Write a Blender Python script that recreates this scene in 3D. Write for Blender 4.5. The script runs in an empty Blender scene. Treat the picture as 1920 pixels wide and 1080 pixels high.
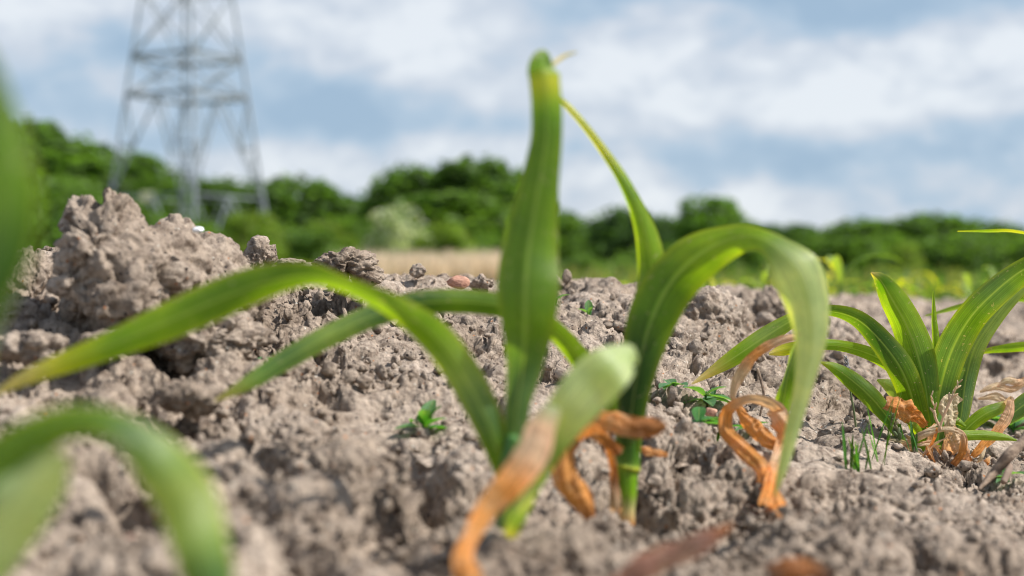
import bpy, bmesh, math, random
import numpy as np
from mathutils import Vector

S = bpy.context.scene
COL = S.collection
K = 0.72 / 1920.0          # metres per photo pixel at one metre
CZ = 0.13                  # camera height
HY = 520.0                 # photo row of the horizon

# ------------------------------------------------------------------ camera
cam_d = bpy.data.cameras.new('camera'); cam = bpy.data.objects.new('camera', cam_d); COL.objects.link(cam)
cam_d.lens = 50; cam_d.sensor_width = 36; cam_d.clip_start = 0.02; cam_d.clip_end = 3000
cam.location = (0, 0, CZ); cam.rotation_euler = (math.radians(90) - math.atan(20 * K), 0, 0)
cam_d.dof.use_dof = True; cam_d.dof.focus_distance = 1.0; cam_d.dof.aperture_fstop = 5.8
cam_d.dof.aperture_blades = 0
S.camera = cam
S.render.resolution_x = 1024; S.render.resolution_y = 576
S.view_settings.view_transform = 'Standard'; S.view_settings.look = 'None'
S.view_settings.exposure = 0.46; S.view_settings.gamma = 1.0
S.cycles.use_denoising = True; S.cycles.filter_width = 1.0
S.cycles.max_bounces = 6; S.cycles.diffuse_bounces = 3; S.cycles.glossy_bounces = 2
S.cycles.transmission_bounces = 4; S.cycles.transparent_max_bounces = 4

# ------------------------------------------------------------------ sun and sky
SUN_DIR = Vector((0.62, -0.08, 0.74)).normalized()
sl = bpy.data.lights.new('sun', 'SUN'); sl.energy = 5.0; sl.angle = math.radians(0.55); sl.color = (1.0, 0.955, 0.89)
so = bpy.data.objects.new('sun', sl); COL.objects.link(so)
so.rotation_euler = SUN_DIR.to_track_quat('Z', 'Y').to_euler()

W = bpy.data.worlds.new('World'); S.world = W; W.use_nodes = True
def build_sky():
    nt = W.node_tree; N = nt.nodes; L = nt.links; N.clear()
    out = N.new('ShaderNodeOutputWorld'); bg = N.new('ShaderNodeBackground'); bg.inputs[1].default_value = 0.1
    L.new(bg.outputs[0], out.inputs[0])
    sky = N.new('ShaderNodeTexSky'); sky.sky_type = 'NISHITA'; sky.sun_disc = False
    sky.sun_elevation = math.asin(SUN_DIR.z); sky.sun_rotation = math.atan2(SUN_DIR.x, SUN_DIR.y)
    sky.air_density = 1.0; sky.dust_density = 1.2
    tc = N.new('ShaderNodeTexCoord')
    def vmath(op, a, b):
        n = N.new('ShaderNodeVectorMath'); n.operation = op
        L.new(a, n.inputs[0])
        n.inputs[1].default_value = b
        return n.outputs['Value'] if op == 'LENGTH' else n.outputs[0]
    def math_(op, a, b=None, clamp=False):
        n = N.new('ShaderNodeMath'); n.operation = op; n.use_clamp = clamp
        for i, v in enumerate((a, b)):
            if v is None: continue
            if isinstance(v, (int, float)): n.inputs[i].default_value = v
            else: L.new(v, n.inputs[i])
        return n.outputs[0]
    g = tc.outputs['Generated']
    def noise(scale, detail, rough, off):
        m = vmath('MULTIPLY', g, scale); m = vmath('ADD', m, off)
        n = N.new('ShaderNodeTexNoise'); n.inputs['Scale'].default_value = 1.0
        n.inputs['Detail'].default_value = detail; n.inputs['Roughness'].default_value = rough
        n.inputs['Distortion'].default_value = 0.3
        L.new(m, n.inputs['Vector']); return n.outputs['Fac']
    n1 = noise((5, 5, 11), 5, .55, (3.1, 0, 7.7))
    n2 = noise((14, 14, 26), 4, .55, (9.1, 2, 1.7))
    n3 = noise((34, 34, 52), 3, .5, (1.1, 4, 2.7))
    v = math_('ADD', math_('MULTIPLY', n1, 1.5), math_('MULTIPLY', n2, 1.35))
    v = math_('ADD', v, math_('MULTIPLY', n3, 0.45))
    v = math_('ADD', v, -1.12)
    # large cloud masses: (photo x, photo y, half width, half height, brightness)
    blobs = [(120, 30, 160, 50, .10), (150, 150, 180, 40, .12), (780, 35, 220, 60, .28), (600, 210, 340, 60, -.26),
             (1240, 110, 170, 110, .26), (1750, 150, 320, 75, .28), (1700, 10, 300, 42, -.30), (1380, 10, 90, 60, -.10),
             (1640, 285, 300, 55, -.22), (1850, 330, 120, 60, .24), (560, 300, 120, 45, .25), (880, 270, 130, 34, .22),
             (330, 230, 240, 60, -.10), (1250, 290, 160, 60, -.18), (1500, 190, 180, 70, .10), (300, 95, 150, 30, -.14),
             (1500, 395, 300, 40, .12), (1180, 340, 100, 45, .12), (1400, 300, 110, 40, -.12), (700, 110, 200, 30, -.05)]
    for (bx, by, rx, ry, s) in blobs:
        c = Vector(((bx - 960) * K, 1, (HY - by) * K)); 
        d = vmath('SUBTRACT', g, tuple(c.normalized()))
        d = vmath('MULTIPLY', d, (1 / (rx * K * 1.3), 1.6, 1 / (ry * K * 1.3)))
        ln = vmath('LENGTH', d, (0, 0, 0))
        mr = N.new('ShaderNodeMapRange'); mr.interpolation_type = 'SMOOTHSTEP'
        mr.inputs[1].default_value = 0; mr.inputs[2].default_value = 1.35; mr.inputs[3].default_value = s; mr.inputs[4].default_value = 0
        L.new(ln, mr.inputs[0]); v = math_('ADD', v, mr.outputs[0])
    cr = N.new('ShaderNodeValToRGB'); L.new(math_('ADD', v, 0.0, True), cr.inputs[0])
    e = cr.color_ramp.elements
    e[0].position = .12; e[0].color = (.265, .368, .485, 1)
    e[1].position = .86; e[1].color = (.605, .64, .68, 1)
    a = e.new(.38); a.color = (.335, .430, .535, 1)
    b = e.new(.6); b.color = (.455, .505, .575, 1)
    sc = N.new('ShaderNodeVectorMath'); sc.operation = 'SCALE'; L.new(cr.outputs[0], sc.inputs[0]); sc.inputs['Scale'].default_value = 10.0
    mx = N.new('ShaderNodeMix'); mx.data_type = 'RGBA'
    sz = N.new('ShaderNodeSeparateXYZ'); L.new(g, sz.inputs[0])
    cover = N.new('ShaderNodeMapRange'); L.new(sz.outputs[2], cover.inputs[0]); cover.inputs[1].default_value = .3; cover.inputs[2].default_value = .7
    cover.inputs[3].default_value = .92; cover.inputs[4].default_value = .3; L.new(cover.outputs[0], mx.inputs[0])   # clouds thin out overhead
    L.new(sky.outputs[0], mx.inputs[6]); L.new(sc.outputs[0], mx.inputs[7])
    L.new(mx.outputs[2], bg.inputs[0])
build_sky()
W.cycles.sampling_method = 'MANUAL'; W.cycles.sample_map_resolution = 512

# ------------------------------------------------------------------ numpy noise
def _h(ix, iy, iz, s):
    n = (ix.astype(np.int64) * 374761393 + iy.astype(np.int64) * 668265263 + iz.astype(np.int64) * 2147483647 % 4294967291 + s * 1442695041) & 0xFFFFFFFF
    n = ((n ^ (n >> 13)) * 1274126177) & 0xFFFFFFFF
    n = ((n ^ (n >> 16)) * 2246822519) & 0xFFFFFFFF
    n = n ^ (n >> 15)
    return (n & 0xFFFFFF) / float(0x1000000)
def vnoise(x, y, z, s=0):
    ix, iy, iz = np.floor(x), np.floor(y), np.floor(z)
    fx, fy, fz = x - ix, y - iy, z - iz
    fx = fx * fx * (3 - 2 * fx); fy = fy * fy * (3 - 2 * fy); fz = fz * fz * (3 - 2 * fz)
    r = 0
    for a in (0, 1):
        for b in (0, 1):
            for c in (0, 1):
                w = (fx if a else 1 - fx) * (fy if b else 1 - fy) * (fz if c else 1 - fz)
                r = r + w * _h(ix + a, iy + b, iz + c, s)
    return r * 2 - 1
def fbm(x, y, z, o=4, s=0, g=.5):
    r = 0; a = 1; t = 0
    for i in range(o):
        r = r + a * vnoise(x, y, z, s + i * 17); t += a; a *= g; x, y, z = x * 2.03 + 7.1, y * 2.03 + 3.3, z * 2.03 + 1.7
    return r / t
def lumps2(x, y, s=0, pres=.8):
    """height of the tallest sphere over each point, in cell units"""
    ix, iy = np.floor(x), np.floor(y); r = np.zeros_like(x)
    zz = np.zeros_like(ix)
    for a in (-1, 0, 1):
        for b in (-1, 0, 1):
            cx, cy = ix + a, iy + b
            px = cx + _h(cx, cy, zz, s); py = cy + _h(cx, cy, zz + 1, s)
            rr = .28 + .5 * _h(cx, cy, zz + 2, s)
            ok = _h(cx, cy, zz + 3, s) < pres
            ca = _h(cx, cy, zz + 4, s) * 3.14159; el = .65 + .7 * _h(cx, cy, zz + 5, s)
            dx, dy = x - px, y - py
            u = (dx * np.cos(ca) + dy * np.sin(ca)) * el; v = (-dx * np.sin(ca) + dy * np.cos(ca)) / el
            h = np.sqrt(np.maximum(rr * rr - u * u - v * v, 0)) * ok
            r = np.maximum(r, h)
    return r
def lumps3(x, y, z, s=0):
    ix, iy, iz = np.floor(x), np.floor(y), np.floor(z); d1 = np.full(x.shape, 9.0)
    for a in (-1, 0, 1):
        for b in (-1, 0, 1):
            for c in (-1, 0, 1):
                cx, cy, cz = ix + a, iy + b, iz + c
                dx = x - cx - _h(cx, cy, cz, s); dy = y - cy - _h(cx, cy, cz, s + 1); dz = z - cz - _h(cx, cy, cz, s + 2)
                d1 = np.minimum(d1, dx * dx + dy * dy + dz * dz)
    return np.sqrt(np.maximum(1 - d1, 0))      # rounded bumps with sharp valleys

# ------------------------------------------------------------------ terrain shape
GX = np.array([-1400, -500, 0, 300, 600, 900, 1200, 1500, 1900, 2400, 3300.])
GD = np.array([.1, .3, .48, .6, .7, .8, .9, 1.0, 1.2, 1.5, 2, 3, 6, 15, 60, 400.])
GZ = np.array([
 [-.12]*11,
 [-.11, -.11, -.11, -.11, -.11, -.11, -.112, -.115, -.12, -.12, -.12],
 [-.09, -.095, -.098, -.10, -.103, -.104, -.108, -.118, -.125, -.125, -.125],
 [-.07, -.075, -.082, -.086, -.092, -.101, -.11, -.118, -.127, -.13, -.13],
 [-.04, -.05, -.058, -.065, -.077, -.090, -.111, -.118, -.128, -.13, -.13],
 [-.01, -.01, -.022, -.037, -.060, -.074, -.092, -.112, -.129, -.13, -.13],
 [.005, .008, .004, -.010, -.042, -.057, -.076, -.105, -.130, -.13, -.13],
 [.006, .010, .010, .005, -.016, -.034, -.052, -.094, -.129, -.13, -.13],
 [0, 0, .002, .010, .008, -.009, -.018, -.070, -.12, -.12, -.12],
 [-.04, -.04, -.035, -.015, -.004, -.012, -.018, -.048, -.105, -.11, -.11],
 [-.09, -.09, -.09, -.08, -.06, -.05, -.028, -.032, -.085, -.09, -.09],
 [-.13, -.13, -.13, -.13, -.12, -.11, -.075, -.055, -.075, -.08, -.08],
 [-.14, -.14, -.14, -.14, -.14, -.14, -.13, -.11, -.11, -.11, -.11],
 [-.2]*11, [-.4]*11, [-1.0]*11])
def _interp(A, xs, q, axis):
    q = np.clip(q, xs[0], xs[-1] - 1e-9); i = np.clip(np.searchsorted(xs, q, side='right') - 1, 0, len(xs) - 2)
    t = (q - xs[i]) / (xs[i + 1] - xs[i]); return i, t
LGD = np.log(GD)
def _cr(p0, p1, p2, p3, t):
    return .5 * (2 * p1 + (p2 - p0) * t + (2 * p0 - 5 * p1 + 4 * p2 - p3) * t * t + (3 * p1 - p0 - 3 * p2 + p3) * t ** 3)
def base_z(x, y):
    px = x / (K * np.maximum(y, .1)) + 960
    i, t = _interp(GZ, GX, px, 1); j, u = _interp(GZ, LGD, np.log(np.maximum(y, .1)), 0)
    n, m = len(GX) - 1, len(GD) - 1
    rows = []
    for dj in (-1, 0, 1, 2):
        jj = np.clip(j + dj, 0, m)
        rows.append(_cr(GZ[jj, np.clip(i - 1, 0, n)], GZ[jj, i], GZ[jj, np.clip(i + 1, 0, n)], GZ[jj, np.clip(i + 2, 0, n)], t))
    return CZ + _cr(*rows, u)
def hit(px, py):
    """depth at which the ray through a photo pixel meets the smooth ground"""
    ds = np.exp(np.linspace(math.log(.2), math.log(60), 1500))
    z = CZ + (HY - py) * K * ds; g = base_z((px - 960) * K * ds, ds)
    w = np.where(z < g)[0]
    return float(ds[w[0]]) if len(w) else None
def P(px, py, d): return np.array([(px - 960) * K * d, d, CZ + (HY - py) * K * d])

CARVE = [([(565, 752), (625, 772), (690, 792), (760, 832), (792, 890), (825, 925)], .008, .016),  # grooves for soil cracks; some also carve in the leaves' cast shadows
         ([(420, 800), (500, 835), (512, 905), (575, 935)], .008, .017),
         ([(580, 700), (640, 735)], .006, .009), ([(715, 780), (770, 860), (800, 900)], .006, .010),
         ([(280, 760), (380, 790)], .008, .012), ([(100, 735), (180, 790), (260, 850)], .008, .012),
         ([(840, 700), (905, 740), (920, 790)], .006, .009), ([(590, 560), (597, 600)], .003, .008),
         ([(700, 960), (800, 990), (880, 930)], .008, .012), ([(930, 730), (950, 770)], .007, .012),
         ([(1205, 905), (1225, 945), (1280, 985), (1370, 1005)], .009, .012), ([(300, 650), (340, 690)], .008, .013),  # groove by the centre-right stem shapes in a cast shadow
         ([(460, 960), (560, 1000), (600, 1060)], .009, .012), ([(150, 880), (230, 900), (280, 940)], .009, .012),
         ([(1300, 850), (1360, 880)], .006, .008), ([(1550, 950), (1600, 985), (1700, 1000)], .009, .008)]
_cv = []
for pts, w, dp in CARVE:
    q = [P(a, b, hit(a, b))[:2] for a, b in pts]
    _cv.append((q, w, dp))
def ground_z(x, y, fine=True):
    z = base_z(x, y)
    near = np.clip((8 - y) / 3.5, 0, 1); near = near * near * (3 - 2 * near)
    o = np.zeros_like(x)
    wx = x + .010 * fbm(x * 28, y * 28, o, 3, 5); wy = y + .010 * fbm(x * 28, y * 28, o + 5, 3, 9)
    patch = np.clip(.5 + 1.6 * fbm(x * 6, y * 6, o, 2, 31), 0, 1)
    z = z + near * .010 * fbm(x * 11, y * 11, o, 3, 3)
    z = z + near * (.40 * (.062 * lumps2(wx / .062, wy / .062, 11, .8) - .015) * (.5 + .5 * patch) * (1 + np.clip((y - 1.3) / 1.2, 0, 1)) - .004)
    z = z + near * .25 * .027 * lumps2(wx / .027, wy / .027, 23, .75)
    for q, w, dp in _cv:
        dd = np.full(x.shape, 9.0)
        for a, b in zip(q[:-1], q[1:]):
            ab = b - a; t = np.clip(((wx - a[0]) * ab[0] + (wy - a[1]) * ab[1]) / (ab @ ab), 0, 1)
            dd = np.minimum(dd, np.hypot(wx - a[0] - t * ab[0], wy - a[1] - t * ab[1]))
        z = z - 2.3 * dp * np.exp(-(dd / w) ** 2)
    z = z + (1 - near) * .03 * fbm(x * 1.5, y * 1.5, o, 3, 8)
    return z
def gz(x, y): return float(ground_z(np.array([x]), np.array([y]))[0])
def on_ground(px, py):
    d = hit(px, py); p = P(px, py, d); p[2] = gz(p[0], p[1]); return p

# ------------------------------------------------------------------ mesh / tagging helpers
def tag(o, label, cat=None, group=None, kind=None):
    if label: o['label'] = label
    if cat: o['category'] = cat
    if group: o['group'] = group
    if kind: o['kind'] = kind
    return o
def mesh_np(name, V, F, mat, parent=None, colr=None, uv=None, smooth=True, off=None):
    V = np.asarray(V, dtype=np.float64)
    if off is not None: V = V - np.asarray(off)
    me = bpy.data.meshes.new(name); F = np.asarray(F, dtype=np.int32); n = F.shape[1]
    me.vertices.add(len(V)); me.vertices.foreach_set('co', V.astype(np.float32).ravel())
    me.loops.add(F.size); me.loops.foreach_set('vertex_index', F.ravel())
    me.polygons.add(len(F)); me.polygons.foreach_set('loop_start', np.arange(0, F.size, n, dtype=np.int32))
    me.polygons.foreach_set('loop_total', np.full(len(F), n, dtype=np.int32))
    me.polygons.foreach_set('use_smooth', np.full(len(F), smooth, dtype=bool))
    me.update(calc_edges=True); me.validate()
    if colr is not None:
        a = me.attributes.new('Col', 'FLOAT_COLOR', 'POINT')
        c = np.ones((len(V), 4), dtype=np.float32); c[:, :3] = colr; a.data.foreach_set('color', c.ravel())
    if uv is not None:
        l = me.uv_layers.new(name='UVMap'); l.data.foreach_set('uv', np.asarray(uv, dtype=np.float32)[F.ravel()].ravel())
    me.materials.append(mat)
    o = bpy.data.objects.new(name, me); COL.objects.link(o)
    if parent: o.parent = parent
    return o
def empty(name, loc, label, cat, group=None):
    o = bpy.data.objects.new(name, None); COL.objects.link(o); o.location = loc; o.empty_display_size = .02
    return tag(o, label, cat, group)
def copy_tree(o, parent=None):
    c = o.copy(); COL.objects.link(c); c.parent = parent
    for ch in list(o.children): copy_tree(ch, c)
    return c
def grid_faces(nr, nc):
    i = np.arange((nr - 1) * (nc - 1)); r, c = i // (nc - 1), i % (nc - 1); a = r * nc + c
    return np.stack([a, a + 1, a + nc + 1, a + nc], 1)

# ------------------------------------------------------------------ materials
def new_mat(name):
    m = bpy.data.materials.new(name); m.use_nodes = True; nt = m.node_tree; nt.nodes.clear()
    out = nt.nodes.new('ShaderNodeOutputMaterial'); return m, nt, nt.nodes, nt.links, out
def tex(N, L, kind, vec, scale, **kw):
    n = N.new(kind); n.inputs['Scale'].default_value = scale
    for k, v in kw.items(): n.inputs[k].default_value = v
    if vec is not None: L.new(vec, n.inputs['Vector'])
    return n
def ramp(N, L, fac, stops):
    r = N.new('ShaderNodeValToRGB'); L.new(fac, r.inputs[0]); e = r.color_ramp.elements
    e[0].position, e[0].color = stops[0][0], (*stops[0][1], 1); e[1].position, e[1].color = stops[-1][0], (*stops[-1][1], 1)
    for p, c in stops[1:-1]: q = e.new(p); q.color = (*c, 1)
    return r.outputs[0]
def mixc(N, L, fac, a, b, mode='MIX'):
    m = N.new('ShaderNodeMix'); m.data_type = 'RGBA'; m.blend_type = mode
    for s, v in ((0, fac), (6, a), (7, b)):
        if isinstance(v, (int, float)): m.inputs[s].default_value = v
        elif isinstance(v, tuple): m.inputs[s].default_value = (*v, 1)
        else: L.new(v, m.inputs[s])
    return m.outputs[2]
def soil_material(name, far=False, tint=(1, 1, 1)):
    m, nt, N, L, out = new_mat(name)
    g = N.new('ShaderNodeNewGeometry').outputs['Position']
    b = N.new('ShaderNodeBsdfPrincipled'); b.inputs['Roughness'].default_value = .97; b.inputs['Specular IOR Level'].default_value = .04
    n1 = tex(N, L, 'ShaderNodeTexNoise', g, 14, Detail=5, Roughness=.6)
    c = ramp(N, L, n1.outputs['Fac'], [(.3, (.265, .210, .163)), (.5, (.350, .285, .229)), (.7, (.44, .366, .302))])
    n2 = tex(N, L, 'ShaderNodeTexNoise', g, 150, Detail=4, Roughness=.65)
    c2 = ramp(N, L, n2.outputs['Fac'], [(.32, (.50, .46, .44)), (.5, (1, 1, 1)), (.70, (1.42, 1.4, 1.38))])
    c = mixc(N, L, 1.0, c, c2, 'MULTIPLY')
    # mineral grains: sparse pale and rust specks
    v = tex(N, L, 'ShaderNodeTexVoronoi', g, 420); v.inputs['Randomness'].default_value = 1
    sep = N.new('ShaderNodeSeparateColor'); L.new(v.outputs['Color'], sep.inputs[0])
    def gate(lo, hi, rad):
        a = N.new('ShaderNodeMath'); a.operation = 'GREATER_THAN'; L.new(sep.outputs[0], a.inputs[0]); a.inputs[1].default_value = lo
        a2 = N.new('ShaderNodeMath'); a2.operation = 'LESS_THAN'; L.new(sep.outputs[0], a2.inputs[0]); a2.inputs[1].default_value = hi
        d = N.new('ShaderNodeMath'); d.operation = 'LESS_THAN'; L.new(v.outputs['Distance'], d.inputs[0]); d.inputs[1].default_value = rad
        q = N.new('ShaderNodeMath'); q.operation = 'MULTIPLY'; L.new(a.outputs[0], q.inputs[0]); L.new(a2.outputs[0], q.inputs[1])
        q2 = N.new('ShaderNodeMath'); q2.operation = 'MULTIPLY'; L.new(q.outputs[0], q2.inputs[0]); L.new(d.outputs[0], q2.inputs[1])
        return q2.outputs[0]
    c = mixc(N, L, gate(.972, 1.1, .32), c, (.55, .51, .44))
    c = mixc(N, L, gate(-.1, .015, .36), c, (.42, .19, .09))
    c = mixc(N, L, gate(.02, .06, .42), c, (.08, .065, .06))
    if far:
        sx = N.new('ShaderNodeSeparateXYZ'); L.new(g, sx.inputs[0])
        mr = N.new('ShaderNodeMapRange'); L.new(sx.outputs[1], mr.inputs[0]); mr.inputs[1].default_value = 5; mr.inputs[2].default_value = 14
        n3 = tex(N, L, 'ShaderNodeTexNoise', g, .7, Detail=5)
        cf = ramp(N, L, n3.outputs['Fac'], [(.35, (.07, .13, .025)), (.5, (.16, .2, .06)), (.68, (.33, .28, .17))])
        c = mixc(N, L, mr.outputs[0], c, cf)
    if tint != (1, 1, 1): c = mixc(N, L, 1.0, c, tint, 'MULTIPLY')
    L.new(c, b.inputs['Base Color'])
    h1 = tex(N, L, 'ShaderNodeTexNoise', g, 330, Detail=5, Roughness=.7)
    h2 = tex(N, L, 'ShaderNodeTexVoronoi', g, 260); h2.feature = 'SMOOTH_F1'
    s = N.new('ShaderNodeMath'); s.operation = 'SUBTRACT'; L.new(h1.outputs['Fac'], s.inputs[0])
    q = N.new('ShaderNodeMath'); q.operation = 'MULTIPLY'; L.new(h2.outputs['Distance'], q.inputs[0]); q.inputs[1].default_value = .7; L.new(q.outputs[0], s.inputs[1])
    bp = N.new('ShaderNodeBump'); bp.inputs['Strength'].default_value = 1.0; bp.inputs['Distance'].default_value = .0030
    L.new(s.outputs[0], bp.inputs['Height']); L.new(bp.outputs[0], b.inputs['Normal'])
    L.new(b.outputs[0], out.inputs[0]); return m
def leaf_material(name, trans=.48, rough=.36, spec=.45, tcol=(2.1, 1.9, .40), stripe=.36, bump=.5, midrib=True):
    m, nt, N, L, out = new_mat(name)
    at = N.new('ShaderNodeAttribute'); at.attribute_name = 'Col'
    uv = N.new('ShaderNodeUVMap'); uv.uv_map = 'UVMap'
    mp = N.new('ShaderNodeMapping'); mp.inputs['Scale'].default_value = (34, 1.2, 1); L.new(uv.outputs[0], mp.inputs[0])
    n = tex(N, L, 'ShaderNodeTexNoise', mp.outputs[0], 1.0, Detail=4, Roughness=.6)
    st = ramp(N, L, n.outputs['Fac'], [(.3, (1 - stripe,) * 3), (.5, (1, 1, 1)), (.7, (1 + stripe,) * 3)])
    c = mixc(N, L, 1.0, at.outputs['Color'], st, 'MULTIPLY')
    g = N.new('ShaderNodeNewGeometry').outputs['Position']
    sp = tex(N, L, 'ShaderNodeTexNoise', g, 60, Detail=4, Roughness=.65)
    sc = ramp(N, L, sp.outputs['Fac'], [(.32, (.78, .84, .8)), (.5, (1, 1, 1)), (.7, (1.25, 1.15, 1.1))])
    c = mixc(N, L, 1.0, c, sc, 'MULTIPLY')
    if not midrib and trans > .2:                          # papery straw patches on the dried tissue
        pn = tex(N, L, 'ShaderNodeTexNoise', g, 75, Detail=5, Roughness=.7)
        pr = N.new('ShaderNodeMapRange'); L.new(pn.outputs['Fac'], pr.inputs[0]); pr.inputs[1].default_value = .5; pr.inputs[2].default_value = .72; pr.inputs[4].default_value = .5
        c = mixc(N, L, pr.outputs[0], c, (.74, .56, .38))
    if midrib:                                             # fine pale midrib and dusty soil specks
        sx = N.new('ShaderNodeSeparateXYZ'); L.new(uv.outputs[0], sx.inputs[0])
        a = N.new('ShaderNodeMath'); a.operation = 'SUBTRACT'; L.new(sx.outputs[0], a.inputs[0]); a.inputs[1].default_value = .5
        ab = N.new('ShaderNodeMath'); ab.operation = 'ABSOLUTE'; L.new(a.outputs[0], ab.inputs[0])
        mr = N.new('ShaderNodeMapRange'); L.new(ab.outputs[0], mr.inputs[0]); mr.inputs[1].default_value = .012; mr.inputs[2].default_value = .04; mr.inputs[3].default_value = .6; mr.inputs[4].default_value = 0
        c = mixc(N, L, mr.outputs[0], c, (.26, .36, .10))
        dn = tex(N, L, 'ShaderNodeTexNoise', g, 420, Detail=3, Roughness=.6)
        dr = N.new('ShaderNodeMapRange'); L.new(dn.outputs['Fac'], dr.inputs[0]); dr.inputs[1].default_value = .64; dr.inputs[2].default_value = .72; dr.inputs[4].default_value = .7
        c = mixc(N, L, dr.outputs[0], c, (.40, .34, .26))
    b = N.new('ShaderNodeBsdfPrincipled'); b.inputs['Roughness'].default_value = rough; b.inputs['Specular IOR Level'].default_value = spec
    L.new(c, b.inputs['Base Color'])
    t = N.new('ShaderNodeBsdfTranslucent'); L.new(mixc(N, L, 1.0, c, tcol, 'MULTIPLY'), t.inputs[0])
    bp = N.new('ShaderNodeBump'); bp.inputs['Strength'].default_value = bump; bp.inputs['Distance'].default_value = .0008
    L.new(n.outputs['Fac'], bp.inputs['Height']); L.new(bp.outputs[0], b.inputs['Normal'])
    mx = N.new('ShaderNodeMixShader'); mx.inputs[0].default_value = trans
    L.new(b.outputs[0], mx.inputs[1]); L.new(t.outputs[0], mx.inputs[2]); L.new(mx.outputs[0], out.inputs[0]); return m
def plain(name, stops, scale=30, rough=.8, bump=.3, bd=.002, metal=0, stretch=None, spec=.3):
    m, nt, N, L, out = new_mat(name)
    tc = N.new('ShaderNodeTexCoord'); vec = tc.outputs['Object']
    if stretch:
        mp = N.new('ShaderNodeMapping'); mp.inputs['Scale'].default_value = stretch; L.new(vec, mp.inputs[0]); vec = mp.outputs[0]
    n = tex(N, L, 'ShaderNodeTexNoise', vec, scale, Detail=5, Roughness=.6)
    b = N.new('ShaderNodeBsdfPrincipled'); b.inputs['Roughness'].default_value = rough; b.inputs['Metallic'].default_value = metal
    b.inputs['Specular IOR Level'].default_value = spec
    L.new(ramp(N, L, n.outputs['Fac'], stops), b.inputs['Base Color'])
    bp = N.new('ShaderNodeBump'); bp.inputs['Strength'].default_value = bump; bp.inputs['Distance'].default_value = bd
    L.new(n.outputs['Fac'], bp.inputs['Height']); L.new(bp.outputs[0], b.inputs['Normal'])
    L.new(b.outputs[0], out.inputs[0]); return m
def foliage_material(name, tc=(1.3, 1.5, .5)):
    m, nt, N, L, out = new_mat(name)
    at = N.new('ShaderNodeAttribute'); at.attribute_name = 'Col'
    b = N.new('ShaderNodeBsdfPrincipled'); b.inputs['Roughness'].default_value = .55; b.inputs['Specular IOR Level'].default_value = .3
    L.new(at.outputs['Color'], b.inputs['Base Color'])
    t = N.new('ShaderNodeBsdfTranslucent'); L.new(mixc(N, L, 1.0, at.outputs['Color'], tc, 'MULTIPLY'), t.inputs[0])
    mx = N.new('ShaderNodeMixShader'); mx.inputs[0].default_value = .48
    L.new(b.outputs[0], mx.inputs[1]); L.new(t.outputs[0], mx.inputs[2]); L.new(mx.outputs[0], out.inputs[0]); return m
M_soil = soil_material('dry_clay_soil', True); M_clod = soil_material('clod_soil')
M_leaf = leaf_material('maize_leaf'); M_dead = leaf_material('dried_leaf', .38, .6, .25, (1.4, 1.15, .8), .5, 1.0, False)
M_stem = leaf_material('maize_stem', .12, .38, .5, midrib=False)
M_fol = foliage_material('tree_foliage'); M_dry = foliage_material('dry_grass', (1.1, 1.0, .85))
M_bark = plain('bark', [(.3, (.08, .06, .045)), (.7, (.2, .16, .12))], 3, .9, .6, .05)
M_steel = plain('galvanised_steel', [(.3, (.23, .26, .29)), (.7, (.34, .37, .40))], 2, .5, .1, .01, .1)
M_red = plain('brick_red_stone', [(.3, (.34, .17, .12)), (.7, (.50, .28, .20))], 160, .8, .4, .001)
M_white = plain('white_quartz', [(.3, (.7, .7, .72)), (.7, (.9, .9, .9))], 200, .12, .3, .001, spec=.8)
M_plate = plain('painted_plate', [(.3, (.72, .66, .38)), (.7, (.80, .74, .45))], 3, .5, .05)
M_twig = plain('dry_twig', [(.3, (.16, .11, .08)), (.7, (.34, .25, .19))], 60, .8, .5, .001, stretch=(1, 1, 1))
M_twig_pale = plain('weathered_stalk', [(.35, (.13, .09, .065)), (.65, (.40, .30, .22))], 130, .9, 1.0, .002)

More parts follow.
